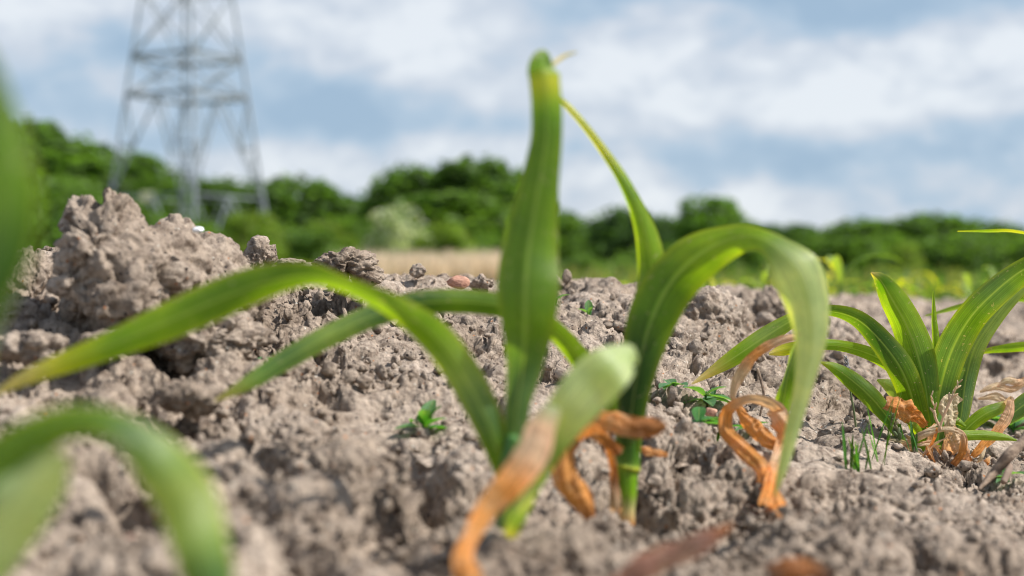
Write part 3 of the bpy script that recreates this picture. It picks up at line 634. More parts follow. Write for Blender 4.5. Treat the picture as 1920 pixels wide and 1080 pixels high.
leaf(Cp, [(1730, 800, dC + .02, 16, 0, 'e'), (1705, 760, dC + .02, 28, 0, 'q'), (1675, 728, dC + .02, 30, 0, 'q'), (1645, 712, dC + .02, 4, 0, 'q')], fold=.1, seed=53, edge='w')
leaf(Cp, [(1756, 720, dC + .01, 14, 0, 'g'), (1756, 650, dC + .01, 14, 0, 'b'), (1752, 600, dC + .01, 10, 0, 'b'), (1750, 545, dC + .01, 2, 0, 'b')], fold=.4, seed=55)
leaf(Cp, [(1752, 850, dC - .02, 16, 0, 'b'), (1785, 822, dC - .03, 18, 0, 'b'), (1830, 815, dC - .03, 20, 15, 'b'), (1875, 818, dC - .03, 16, 15, 'b'), (1908, 826, dC - .03, 3, 0, 'b')], fold=.3, seed=57)
leaf(Cp, [(1780, 850, dC, 14, 0, 'e'), (1810, 808, dC, 22, 0, 'b'), (1845, 778, dC, 26, 0, 'b'), (1875, 765, dC, 22, 0, 'q'), (1890, 758, dC, 16, 0, 's')], fold=.25, seed=59)
leaf(Cp, [(1730, 868, dC - .02, 10, 0, 's'), (1700, 845, dC - .03, 16, 0, 'y'), (1690, 820, dC - .03, 12, 0, 'e'), (1688, 795, dC - .03, 3, 0, 'e')], fold=.3, seed=60)
leaf(Cp, [(1775, 860, dC - .03, 10, 0, 'e'), (1770, 820, dC - .03, 18, 0, 'm'), (1790, 790, dC - .03, 18, 0, 'b'), (1812, 800, dC - .03, 4, 0, 'b')], fold=.3, seed=58)
leaf(Cp, [(1722, 868, dC - .03, 10, 0, 'e'), (1728, 830, dC - .035, 16, 0, 'b'), (1716, 800, dC - .04, 14, 0, 'b'), (1700, 792, dC - .04, 3, 0, 'b')], fold=.3, seed=56)
leaf(Cp, [(1765, 850, dC + .02, 16, 0, 'e'), (1785, 760, dC + .03, 22, 0, 'd'), (1800, 690, dC + .03, 20, 0, 'd'), (1806, 640, dC + .03, 4, 0, 'g')], fold=.4, seed=54)
dead(Cp, [(1888, 762, dC, 16, 0, 'w'), (1896, 750, dC - .005, 12, 20, 't'), (1890, 780, dC - .01, 20, 0, 't'), (1865, 815, dC - .015, 20, 0, 'o'), (1835, 845, dC - .02, 14, 0, 'o'), (1815, 868, dC - .02, 6, 0, 'k')], 'orange dried leaf end bent back to the ground', .25, 61)
dead(Cp, [(1738, 800, dC - .03, 14, 0, 'o'), (1715, 782, dC - .04, 34, 10, 'o'), (1690, 768, dC - .045, 40, 0, 'o'), (1662, 756, dC - .05, 22, 0, 'k')], 'small orange fan-shaped withered leaf', .45, 63)
dead(Cp, [(1790, 740, dC - .03, 30, 0, 'w'), (1780, 765, dC - .035, 34, 10, 'w'), (1784, 800, dC - .04, 22, 20, 'w'), (1796, 835, dC - .04, 38, 0, 't'), (1812, 870, dC - .04, 24, 0, 'k')], 'pale papery leaf hanging at the foot', .4, 65)
dead(Cp, [(1690, 842, dC - .05, 16, 0, 't'), (1730, 815, dC - .055, 14, 10, 'w'), (1775, 803, dC - .06, 11, 30, 'w'), (1805, 815, dC - .06, 13, 10, 't'), (1806, 845, dC - .06, 15, 0, 'o'), (1788, 872, dC - .06, 12, 0, 'k')], 'straw-coloured withered leaf looped over the foot', .35, 67)
dead(Cp, [(1756, 856, dC - .03, 12, 0, 'o'), (1745, 872, dC - .04, 16, 0, 'k'), (1738, 885, dC - .04, 8, 0, 'k')], None, .3, 69)

rs = random.Random(12)
for i in range(14):
    a = (1745 + rs.uniform(-28, 50), 862 + rs.uniform(-6, 12)); an = math.radians(rs.uniform(15, 165)); L_ = rs.uniform(30, 85); w = rs.uniform(5, 14)
    b = (a[0] + math.cos(an) * L_, a[1] - math.sin(an) * L_); m = ((a[0] + b[0]) / 2 + rs.uniform(-8, 8), (a[1] + b[1]) / 2 - rs.uniform(2, 14)); dd = dC - rs.uniform(.02, .07)
    k = rs.choice('wtowt')
    dead(Cp, [(*a, dd, w * .6, 0, 'k'), (*m, dd - .004, w, rs.uniform(0, 40), k), (*b, dd - .008, w * .3, 0, k)], None, .35, 300 + i)
# --- curled dead plant in front of the sharp plant
dD = .82
D = empty('withered_maize', on_ground(1452, 955), 'curled orange withered maize leaves tangled in a loop left of the sharp plant', 'withered plant')
dead(D, [(1498, 632, dD, 10, 0, 't'), (1462, 640, dD, 18, 20, 't'), (1418, 664, dD, 17, 10, 'o'), (1388, 704, dD, 22, 0, 't'), (1374, 740, dD, 12, 0, 't'), (1380, 760, dD, 8, 0, 'o')], 'pinkish dry leaf arching down', .2, 71)
leaf(D, [(1462, 790, dD + .01, 20, 0, 'e'), (1470, 750, dD + .01, 32, 0, 'b'), (1478, 705, dD + .01, 30, 25, 'g'), (1492, 662, dD + .01, 26, 10, 'q'), (1500, 632, dD + .01, 6, 0, 'q')], fold=.7, seed=73, label='green leaf remnant standing up')
dead(D, [(1476, 830, dD, 14, 0, 'k'), (1470, 790, dD - .01, 26, 20, 'o'), (1448, 760, dD - .02, 26, 40, 't'), (1405, 750, dD - .02, 20, 30, 't'), (1366, 770, dD - .02, 22, 0, 'o'), (1362, 806, dD - .02, 30, 0, 'o'), (1392, 838, dD - .04, 32, 15, 'o'), (1424, 872, dD - .065, 30, 0, 'o'), (1442, 915, dD - .10, 30, 0, 'o'), (1462, 955, dD - .135, 32, 0, 'o'), (1466, 975, dD - .145, 5, 0, 'k')], 'long orange ribbon looping round to the soil', .26, 75)
dead(D, [(1380, 756, dD, 8, 0, 'o'), (1402, 790, dD, 26, 0, 'o'), (1436, 822, dD, 34, 0, 'o'), (1462, 842, dD, 18, 0, 'k')], None, .3, 77)
dead(D, [(1440, 770, dD - .01, 16, 0, 't'), (1462, 782, dD - .02, 40, 0, 't'), (1474, 812, dD - .02, 36, 20, 'o'), (1462, 850, dD - .03, 26, 0, 't'), (1446, 895, dD - .09, 24, 0, 'o'), (1434, 945, dD - .13, 26, 0, 'o')], 'crumpled knot of dry leaf', .45, 79)

# --- very near plants at the left
dE = .335
E = empty('maize_plant', P(-190, 1400, dE), 'large out-of-focus maize plant at the lower left corner, one leaf bowed like an arch', 'maize plant')
tube(E, [(-190, 1420, dE, 60, 's'), (-185, 1280, dE, 60, 'm'), (-165, 1150, dE, 50, 'g')])
leaf(E, [(-172, 1200, dE, 60, 0, 'g'), (-130, 1060, dE, 100, 0, 'g'), (-60, 940, dE, 112, 0, 'g'), (20, 850, dE, 92, 5, 'g'), (105, 795, dE, 72, 20, 'g'), (185, 785, dE, 66, 30, 'g'), (250, 812, dE, 76, 20, 'm'), (305, 870, dE, 104, 5, 'q'), (348, 935, dE - .005, 112, 0, 'x'), (375, 1020, dE - .01, 104, 0, 'q'), (395, 1110, dE - .01, 90, 0, 'm'), (400, 1200, dE - .01, 40, 0, 'y')], fold=.25, seed=81, label='leaf bowed over in an arch', ew=.6)
leaf(E, [(-150, 1230, dE, 50, 0, 'q'), (-80, 1120, dE, 110, 0, 'p'), (-20, 1020, dE, 130, 0, 'p'), (40, 945, dE, 120, 0, 'p'), (95, 880, dE, 80, 10, 'p'), (128, 858, dE, 16, 10, 'p')], fold=.15, seed=83, edge=None, label='short pale leaf under the arch')
dF = .27
Fp = empty('maize_plant', P(-260, 1560, dF), 'dark green out-of-focus maize blade rising along the left edge', 'maize plant')
tube(Fp, [(-260, 1580, dF, 60, 's'), (-240, 1350, dF, 60, 'm'), (-200, 1100, dF, 50, 'g')])
leaf(Fp, [(-210, 1150, dF, 60, 0, 'g'), (-90, 860, dF, 100, 0, 'g'), (-85, 640, dF, 126, 0, 'd'), (-10, 470, dF, 130, 0, 'd'), (8, 360, dF, 126, 0, 'g'), (-6, 260, dF, 105, 0, 'g'), (-26, 170, dF, 80, 0, 'd'), (-50, 90, dF, 50, 0, 'd'), (-100, 20, dF, 4, 0, 'g')], fold=.2, seed=85, label='upright blade')

# --- plant just out of frame at the right, its leaves reach in
dG = 1.12
G = empty('maize_plant', P(2110, 800, dG), 'maize plant beyond the right edge, only its thin leaf ends reaching into view', 'maize plant')
tube(G, [(2110, 820, dG, 34, 's'), (2108, 700, dG, 34, 'g'), (2100, 640, dG, 26, 'g')])
leaf(G, [(2100, 740, dG, 30, 0, 'g'), (2070, 600, dG, 34, 0, 'g'), (2020, 500, dG, 30, 10, 'b'), (1965, 452, dG, 16, 50, 'b'), (1900, 435, dG, 11, 60, 'y'), (1850, 434, dG, 9, 55, 'b'), (1795, 434, dG, 3, 50, 'y')], fold=.2, seed=91, label='thin yellow-green leaf end against the treeline')
leaf(G, [(2105, 760, dG, 26, 0, 'g'), (2060, 690, dG, 28, 0, 'g'), (2000, 660, dG, 26, 15, 'b'), (1930, 652, dG, 22, 30, 'b'), (1870, 656, dG, 16, 30, 'b'), (1825, 664, dG, 3, 20, 'y')], fold=.2, seed=93)
leaf(G, [(2100, 720, dG + .1, 26, 0, 'g'), (2040, 620, dG + .1, 28, 0, 'g'), (1980, 572, dG + .1, 26, 25, 'b'), (1900, 562, dG + .1, 18, 50, 'g'), (1820, 572, dG + .1, 14, 40, 'b'), (1735, 592, dG + .1, 3, 20, 'q')], fold=.2, seed=95)
leaf(G, [(2100, 800, dG - .1, 20, 0, 'g'), (2020, 745, dG - .1, 34, 0, 'd'), (1950, 745, dG - .1, 40, 0, 'm'), (1900, 775, dG - .1, 30, 0, 'm'), (1862, 815, dG - .1, 5, 0, 'm')], fold=.2, seed=97)

# ------------------------------------------------------------------ weeds
def small_leaf(root, p0, dirv, ln, w, col, seed=0, droop=.3, name='leaf'):
    """little lance-shaped leaf given in world space"""
    dirv = np.array(dirv, float); dirv /= np.linalg.norm(dirv); n, nc = 9, 5
    t = np.linspace(0, 1, n); pos = p0 + dirv * (t * ln)[:, None]; pos[:, 2] -= droop * ln * t ** 2
    side = np.cross(dirv, [0, 0, 1.]); side /= np.linalg.norm(side) + 1e-9; up = np.cross(side, dirv)
    hw = w / 2 * np.sin(np.pi * np.clip(t * .93 + .05, 0, 1)) ** .8; u = np.linspace(-1, 1, nc)
    V = pos[:, None, :] + side * (hw[:, None] * u)[:, :, None] + up * (hw[:, None] * np.abs(u) * .4)[:, :, None]
    cl = np.tile(np.array(C[col]), (n * nc, 1)) * (1 + .12 * math.sin(seed * 3.1))
    U, Vv = np.meshgrid(u, t)
    return mesh_np(name, V.reshape(-1, 3), grid_faces(n, nc), M_leaf, root, cl, np.stack([(U.ravel() + 1) / 2, Vv.ravel()], 1), off=np.array(root.location))
C['v'] = (.055, .20, .04); C['z'] = (.10, .24, .10)
def weed(px, py, size, label, seed, nleaf=7, col='v', up=.5, group=None):
    p = on_ground(px, py); r = empty('weed', p, label, 'weed', group); rng = random.Random(seed); d = p[1]; s = size * K * d
    p = p.copy(); W3 = []
    for i in range(nleaf):
        a = rng.uniform(0, 6.28); e = rng.uniform(.1, up); L_ = s * rng.uniform(.6, 1.15)
        small_leaf(r, p + np.array([0, 0, .001 + .15 * s * rng.random()]), (math.cos(a), math.sin(a), math.tan(e)), L_, L_ * .4, col if rng.random() < .7 else 'z', i, .25)
    tube(r, None, world=[[*p - [0, 0, .002], .0009, *C['v']], [*(p + [.001, 0, .12 * s]), .0008, *C['v']], [*(p + [.002, 0, .3 * s]), .0005, *C['v']]], n=8, ns=6)
    return r
weed(795, 778, 75, 'bright green jagged weed on the open slope, left of the tall centre blade', 2, 9, up=1.1)
weed(478, 655, 55, 'tiny dark weed beside the lumpy clod, below the arching leaf', 3, 5)
weed(486, 606, 26, 'tiny weed leaf half hidden in the crevice above the dark weed', 4, 3)
weed(1262, 735, 60, 'grey-green weed leaf at the left of the weed pair behind the centre stem', 6, 5, 'z', .5)
weed(1320, 752, 70, 'grey-green rosette weed above the pinkish stone', 5, 7, 'z', .7)
weed(1310, 822, 60, 'small bright weed left of the curled orange leaves', 7, 6, up=1.0)
weed(1338, 745, 34, 'upright weed sprig right behind the grey-green rosette', 8, 4, up=1.2)
weed(1040, 572, 36, 'green and reddish sprout at the crest beside the tall centre blade', 9, 4, up=1.4)
weed(1104, 572, 34, 'yellow-green sprout on the crest right of the reddish sprout', 10, 3, 'z', up=1.4)
weed(1405, 815, 40, 'small weed behind the loop of orange leaves', 11, 4)
weed(1900, 800, 90, 'dark blue-green weed at the right edge behind the sharp maize plant', 12, 9, 'z', .9)
weed(1890, 905, 50, 'weed sprig by the weathered stick at the right edge', 13, 5)

def grass_tuft(px, py, label, seed, n=7, h=90):
    p = on_ground(px, py); r = empty('grass_tuft', p, label, 'grass tuft'); rng = random.Random(seed); d = p[1]
    for i in range(n):
        L_ = h * K * d * rng.uniform(.5, 1); dx, dy = rng.uniform(-.3, .3), rng.uniform(-.3, .3); q = p + np.array([rng.uniform(-.008, .008), rng.uniform(-.006, .006), -.001])
        small_leaf(r, q, (dx, dy + .01, 1), L_, .0022, 'd' if i % 2 else 'v', i, -.0, 'blade')
    return r
grass_tuft(1612, 880, 'thin dark grass blades left of the sharp maize plant, behind the rounded dark clod', 1, 9, 110)
grass_tuft(1655, 868, 'tall single grass shoots behind the rounded dark clod', 2, 5, 150)
grass_tuft(1715, 858, 'short grass blades at the left foot of the sharp maize plant', 3, 5, 60)
grass_tuft(1330, 820, 'few fine grass blades left of the curled orange leaves', 4, 4, 36)

def seed_head(pts, spike, label, colr, n, name='grass_seed_head', seed=0, gl=.006, gw=.0022):
    root = empty(name, P(*pts[0][:3]), label, 'seed head'); rng = random.Random(seed)
    tube(root, [(a, b, d, w, colr[0]) for (a, b, d, w) in pts], name='stalk', ns=7)
    a, b = np.array(P(*spike[0])), np.array(P(*spike[1])); ax = (b - a) / np.linalg.norm(b - a); VV, FF, CC = [], [], []; base = 0
    V, F = ICO[2]
    for i in range(n):
        t = (i + .5) / n; c = a + (b - a) * t; th = i * 2.4; s = np.cross(ax, [0, 1, .01]); s /= np.linalg.norm(s); q = np.cross(ax, s)
        o_ = s * math.cos(th) + q * math.sin(th); dr = ax * .85 + o_ * .5; dr /= np.linalg.norm(dr); k = 1 - .5 * t
        e1 = np.cross(dr, o_); e1 /= np.linalg.norm(e1); e2 = np.cross(dr, e1)
        Q = V * np.array([gw / 2, gw / 2, gl / 2]) * k * np.array([1, 1, 1.]); Q = Q[:, :1] * e1 + Q[:, 1:2] * e2 + Q[:, 2:] * dr + c + o_ * gw * .6 * k
        VV.append(Q); FF.append(F + base); base += len(V); CC.append(np.tile(np.array(C[colr[1]]) * rng.uniform(.75, 1.15), (len(V), 1)))
    mesh_np('spikelets', np.concatenate(VV), np.concatenate(FF), M_dead, root, np.concatenate(CC), np.zeros((base, 2)), off=np.array(root.location))
C['l'] = (.42, .42, .46); C['n'] = (.16, .20, .10)
seed_head([(1608, 850, .99, 5), (1604, 790, .99, 4), (1596, 740, .99, 4), (1590, 700, .99, 3)], [(1591, 712, .99), (1586, 668, .99)], 'pale lilac grass spike left of the sharp maize plant', 'nl', 22, seed=1)
seed_head([(1620, 880, .98, 5), (1617, 840, .98, 4), (1614, 815, .98, 4)], [(1614, 822, .98), (1619, 788, .98)], 'pale whitish grass flower low beside the rounded dark clod', 'nl', 14, seed=2)
seed_head([(1762, 805, .94, 5), (1772, 775, .94, 5), (1786, 745, .94, 5)], [(1782, 750, .94), (1802, 712, .94)], 'straw-coloured seed head over the foot of the sharp maize plant, the upper one', 'tw', 7, seed=3, gl=.008, gw=.0019)
seed_head([(1765, 805, .94, 5), (1755, 785, .94, 5), (1752, 770, .94, 5)], [(1754, 775, .94), (1746, 734, .94)], 'narrow cream seed head left of the upper straw-coloured one', 'tw', 5, seed=4, gl=.0075, gw=.0018)
seed_head([(1700, 870, .95, 4), (1688, 830, .95, 4), (1680, 800, .95, 4)], [(1684, 825, .95), (1672, 775, .95)], 'dark brown-green grass spike at the left foot of the sharp maize plant', 'nn', 16, seed=5, gl=.008, gw=.003)

# ------------------------------------------------------------------ dry debris
def stick(pts, label, mat, name='dry_stick', ns=9, cat='stick'):
    w = [[*P(a, b, d), wd * K * d / 2, .3, .2, .15] for (a, b, d, wd) in pts]
    o0 = np.array(P(*pts[0][:3])); o = tube(None, None, name, mat, ns, world=w, off=o0, ridge=.18); o.location = o0; return tag(o, label, cat)
stick([(1940, 800, .86, 24), (1915, 832, .855, 20), (1893, 852, .85, 23), (1866, 884, .85, 17), (1836, 918, .84, 5)], 'weathered brown stick slanting in from the right edge', M_twig_pale)
stick([(1882, 905, .84, 12), (1890, 888, .845, 14), (1896, 872, .85, 8)], 'short stub of stick below the slanting stick', M_twig)
stick([(1122, 628, 1.04, 7), (1160, 634, 1.04, 9), (1198, 628, 1.04, 5)], 'thin dark twig lying behind the centre stem', M_twig)
stick([(1420, 690, .93, 5), (1432, 740, .93, 5), (1425, 780, .93, 4)], 'fine dry stalk standing in the loop of orange leaves', M_twig_pale)
def debris(pts, label, seed, cr=.4, cat='dead leaf'):
    r0 = np.array(P(*pts[0][:3])); o = leaf(None, pts, fold=.3, name='dry_leaf', mat=M_dead, crumple=cr, seed=seed, edge='k', ew=.3, rib=False, off=r0)
    o.location = r0; return tag(o, label, cat)
C['r'] = (.26, .14, .105); C['u'] = (.10, .06, .045)
debris([(1150, 1100, .47, 30, 10, 'r'), (1210, 1062, .475, 50, 0, 'r'), (1275, 1035, .48, 44, 10, 'r'), (1330, 1010, .485, 34, 0, 'r'), (1375, 985, .49, 10, 0, 'k')], 'blurred reddish-brown dead leaf at the bottom edge, right of centre', 101, .35)
debris([(1440, 1080, .47, 40, 0, 'u'), (1500, 1062, .47, 44, 20, 'k'), (1560, 1085, .47, 20, 0, 'u')], 'blurred dark brown leaf scrap at the bottom edge', 103)
debris([(1152, 645, 1.03, 4, 0, 'u'), (1170, 636, 1.03, 14, 20, 'u'), (1192, 622, 1.03, 16, 0, 'u'), (1202, 615, 1.03, 4, 0, 'u')], 'small dark curled leaf on the soil behind the centre stem', 105)
debris([(1195, 840, .74, 8, 0, 'k'), (1220, 846, .74, 18, 20, 'o'), (1252, 853, .74, 8, 0, 'o')], 'short orange leaf scrap right of the dark green stem', 107)
debris([(1530, 730, 1.1, 4, 0, 'w'), (1545, 742, 1.1, 14, 0, 't'), (1562, 757, 1.1, 3, 0, 't')], 'small pinkish leaf scrap left of the dark short leaf', 109)
debris([(1498, 755, .95, 4, 0, 'w'), (1488, 740, .95, 14, 0, 't'), (1480, 712, .95, 3, 0, 't')], 'pale scrap beside the green leaf remnant', 111)
for i, (a, b, c, e, lab) in enumerate([(1838, 735, 1925, 720, 'uppermost pale straw at the right edge'), (1835, 748, 1930, 752, 'curved pale straw just below the uppermost straw'), (1880, 770, 1930, 745, 'short straw crossing the pale straws at the right edge'),
                                  (1870, 725, 1935, 705, 'straw-coloured leaf strip topping the heap at the right edge')]):
    dd = 1.12; debris([(a, b, dd, 4, 0, 't'), ((a * 2 + c) / 3, (b * 2 + e) / 3 - 6, dd, 14, 10, 'w'), ((a + c * 2) / 3, (b + e * 2) / 3 + 3, dd, 14, 30, 't'), (c, e, dd, 5, 0, 'w')], lab, 120 + i, .3)
for i, (a, b, c, e, w, lab) in enumerate([(1700, 828, 1772, 788, 6, 'thin straw leaning across the foot of the sharp maize plant'), (1830, 880, 1850, 838, 8, 'white straw sliver right of the sharp maize plant'),
                                     (1842, 878, 1858, 855, 12, 'orange sliver beside the white straw sliver'), (1690, 836, 1760, 832, 6, 'straw lying level at the foot of the sharp maize plant'),
                                     (1740, 862, 1700, 830, 5, 'short straw pointing up left from the foot of the sharp maize plant')]):
    debris([(a, b, .95, w * .5, 0, 't'), ((a + c) / 2, (b + e) / 2, .945, w, 10, 'w' if i != 2 else 'o'), (c, e, .95, 2, 0, 'w')], lab, 130 + i, .2)

# ------------------------------------------------------------------ plants of the rows behind
def far_maize_proto(seed):
    rng = random.Random(seed); r = empty('maize_plant', (0, 0, 0), 'x', 'maize plant')
    tube(r, None, world=[[0, 0, -.01, .006, *C['b']], [0, 0, .03, .006, *C['g']], [.003, 0, .07, .004, *C['g']]], n=10, ns=8)
    for i in range(6):
        a = i * 2.6 + rng.uniform(-.4, .4); L_ = rng.uniform(.13, .22); e = rng.uniform(.6, 1.3); n, nc = 16, 5
        t = np.linspace(0, 1, n); ho = np.array([math.cos(a), math.sin(a), 0.]); el = e - t * rng.uniform(1.2, 2.2)
        st = L_ / n; pos = np.array([0, 0, .02 + i * .008]) + np.cumsum((ho[None, :] * np.cos(el)[:, None] + np.array([0, 0, 1.]) * np.sin(el)[:, None]) * st, axis=0)
        side = np.cross(ho, [0, 0, 1.]); hw = .011 * np.sin(np.pi * np.clip(t * .9 + .08, 0, 1)) ** .7; u = np.linspace(-1, 1, nc)
        V = pos[:, None, :] + side * (hw[:, None] * u)[:, :, None] + np.array([0, 0, 1.]) * (hw[:, None] * np.abs(u) * .3)[:, :, None]
        U, Vv = np.meshgrid(u, t); cc = np.tile(np.array(C[rng.choice('gbbyq')]), (n * nc, 1))
        mesh_np('leaf', V.reshape(-1, 3), grid_faces(n, nc), M_leaf, r, cc, np.stack([(U.ravel() + 1) / 2, Vv.ravel()], 1))
    return r
protos = [far_maize_proto(s) for s in (1, 2, 3)]; used = set()
def place_maize(i, x, y, s, rz, label, group=None):
    k = i % 3
    if k in used: o = copy_tree(protos[k])
    else: o = protos[k]; used.add(k)
    o.location = (x, y, gz(x, y) - .002); o.rotation_euler = (0, 0, rz); o.scale = (s,) * 3; o['label'] = label
    if group: o['group'] = group
rng = random.Random(8); cnt = 0
named = [(1345, 2.9, .62, 'blurred maize seedling behind the large mounded skyline clod'), (1575, 2.6, .8, 'blurred pale maize seedling standing right of the drooping leaf, behind the soil'),
         (1430, 3.0, .6, 'blurred maize seedling behind the wide rounded skyline clod'), (1680, 3.4, .6, 'blurred low maize seedling behind the upright pointed leaf'), (1640, 3.2, .6, 'blurred maize seedling just left of the upright pointed leaf'),
         (1870, 3.2, .6, 'blurred maize seedling behind the broad right-sweeping leaf')]
for px, y, s, lab in named:
    place_maize(cnt, (px - 960) * K * y, y, s, rng.uniform(0, 6), lab); cnt += 1
for row in range(7):
    y0 = 3.6 + row * 1.5
    for j in range(7):
        y = y0 + rng.uniform(-.3, .3); px = 1050 + 150 * j + rng.uniform(-60, 60)
        place_maize(cnt, (px - 960) * K * y, y, rng.uniform(.55, .85), rng.uniform(0, 6), 'blurred yellow-green maize seedling in the rows below the distant treeline', 'maize seedlings in the far rows'); cnt += 1

# ------------------------------------------------------------------ field vegetation (uncountable)
def blades(name, regions, label, cols, seed, cat, mat=None):
    rng = np.random.RandomState(seed); Vs, Cs = [], []
    for (x0, x1, y0, y1, n, h0, h1, w) in regions:
        y = np.exp(rng.uniform(math.log(y0), math.log(y1), n)); x = (rng.uniform(x0, x1, n) - 960) * K * y; z = ground_z(x, y, False)
        h = rng.uniform(h0, h1, n); a = rng.uniform(0, 6.28, n); ww = w * rng.uniform(.6, 1.3, n); ln = rng.normal(0, .25, (n, 2)) * h[:, None]
        b = np.stack([x, y, z - .01], 1); dx = np.stack([np.cos(a) * ww, np.sin(a) * ww, 0 * a], 1)
        tip = b + np.stack([ln[:, 0], ln[:, 1], h], 1); mid = b + np.stack([ln[:, 0] * .3, ln[:, 1] * .3, h * .6], 1)
        Vs.append(np.stack([b - dx, b + dx, mid + dx * .8, mid - dx * .8, tip + dx * .1, tip - dx * .1], 1).reshape(-1, 3))
        c = np.array(cols)[rng.randint(len(cols), size=n)] * rng.uniform(.7, 1.25, (n, 1)); Cs.append(np.repeat(c, 6, 0))
    V = np.concatenate(Vs); n = len(V) // 6; b = np.arange(n)[:, None] * 6
    F = np.concatenate([b + [0, 1, 2, 3], b + [3, 2, 4, 5]])
    o = mesh_np(name, V, F, mat or M_fol, colr=np.concatenate(Cs)); tag(o, label, cat, kind='stuff')
blades('dry_grass', [(640, 1010, 24, 50, 30000, .35, .78, .012)], 'pale dry grass standing in a strip before the trees', [(.80, .68, .52), (.74, .62, .48), (.84, .74, .60), (.62, .56, .40)], 3, 'dry grass', M_dry)
blades('field_weeds', [(980, 2300, 5, 60, 26000, .03, .13, .010), (980, 2300, 16, 60, 12000, .12, .42, .02), (-300, 700, 20, 70, 12000, .1, .5, .02)],
       'rough green and yellow ground cover on the field before the treeline', [(.10, .19, .03), (.16, .23, .05), (.26, .25, .07), (.07, .15, .03), (.34, .30, .14)], 5, 'weeds')

# ------------------------------------------------------------------ trees
def tree_proto(seed, shape, cols, n=3600, leaf=.48, trunk_h=.3):
    """unit-ish tree about 10 m tall; crown of many leaf clumps spread over irregular lobes"""
    rng = np.random.RandomState(seed); root = empty('tree', (0, 0, 0), 'x', 'tree')
    H = 10.; lob = []
    for k in range(shape['lobes']):
        t = rng.rand(); a = rng.rand() * 6.28; rad = shape['w'] * (1 - abs(t - .45) * shape.get('taper', .9)) * rng.uniform(.3, .8)
        z = H * (shape['base'] + (1 - shape['base']) * t * .86); r = shape['r'] * rng.uniform(.65, 1.2) * (1 - .35 * t)
        lob.append((rad * math.cos(a), rad * math.sin(a), z, r, r * rng.uniform(.65, .95)))
    # limbs
    VV, FF = [], []; base = 0
    def seg(a, b, r0, r1, ns=7):
        nonlocal base
        a, b = np.array(a, float), np.array(b, float); m = 5; pts = [a + (b - a) * t + rng.normal(0, .08, 3) * (0 < t < 1) for t in np.linspace(0, 1, m)]
        ax = (b - a) / np.linalg.norm(b - a); e = np.cross(ax, [.3, .9, .1]); e /= np.linalg.norm(e); f = np.cross(ax, e)
        for i, p in enumerate(pts):
            r = r0 + (r1 - r0) * i / (m - 1)
            for j in range(ns): th = 6.283 * j / ns; VV.append(p + (e * math.cos(th) + f * math.sin(th)) * r)
        for i in range(m - 1):
            for j in range(ns): FF.append([base + i * ns + j, base + i * ns + (j + 1) % ns, base + (i + 1) * ns + (j + 1) % ns, base + (i + 1) * ns + j])
        base += m * ns
    top = (0, 0, H * .6); seg((0, 0, -.3), (0, 0, H * trunk_h), .30, .24); seg((0, 0, H * trunk_h), top, .24, .1)
    for (x, y, z, r, rz) in lob[:14]: seg((0, 0, H * rng.uniform(trunk_h * .6, .5)), (x, y, z), .10, .03, 5)
    mesh_np('trunk', VV, FF, M_bark, root)
    per = n // len(lob); P_, C_ = [], []
    for (x, y, z, r, rz) in lob:
        v = rng.normal(size=(per, 3)); v /= np.linalg.norm(v, axis=1)[:, None]; rr = rng.uniform(.45, 1.08, per) ** .6
        P_.append(np.array([x, y, z]) + v * rr[:, None] * np.array([r, r, rz])); base_c = np.array(cols[rng.randint(len(cols))]) * rng.uniform(.85, 1.15)
        C_.append(np.tile(base_c, (per, 1)) * rng.uniform(.6, 1.45, (per, 1)))
    nv = int(n * .22); v = rng.normal(size=(nv, 3)); v /= np.linalg.norm(v, axis=1)[:, None]; v *= rng.uniform(0, 1, (nv, 1)) ** .45      # foliage between the lobes
    P_.append(np.array([0, 0, H * (.5 + shape['base'] * .4)]) + v * np.array([shape['w'] * .82, shape['w'] * .82, H * (.46 - shape['base'] * .3)]))
    C_.append(np.array(cols)[rng.randint(len(cols), size=nv)] * rng.uniform(.6, 1.4, (nv, 1)))
    Pn = np.concatenate(P_); Cn = np.concatenate(C_)
    if 'sprig' in shape:
        k = rng.rand(len(Pn)) < shape['sprig'][0]; Cn[k] = np.array(shape['sprig'][1]) * rng.uniform(.8, 1.15, (k.sum(), 1))
    n_ = len(Pn); e1 = rng.normal(size=(n_, 3)); e1 /= np.linalg.norm(e1, axis=1)[:, None]; e2 = np.cross(e1, rng.normal(size=(n_, 3))); e2 /= np.linalg.norm(e2, axis=1)[:, None]
    s = leaf * rng.uniform(.5, 1.2, (n_, 1)); V = np.stack([Pn - e1 * s * .6, Pn + e2 * s * .38, Pn + e1 * s * .6 + e2 * s * .1, Pn - e2 * s * .38], 1).reshape(-1, 3)
    F = np.arange(n_ * 4).reshape(-1, 4)
    mesh_np('crown', V, F, M_fol, root, colr=np.repeat(Cn, 4, 0), smooth=False)
    wd = np.percentile(np.abs(Pn[:, 0]), 97) * 2; ht = np.percentile(Pn[:, 2], 99.3)
    return [root, wd, ht, False]
gr = [(.095, .165, .034), (.120, .200, .042), (.075, .138, .034)]
lg = [(.12, .20, .035), (.10, .18, .03), (.15, .235, .045)]
dk = [(.066, .122, .042), (.082, .145, .046)]
yl = [(.20, .28, .04), (.26, .32, .07), (.16, .24, .03)]
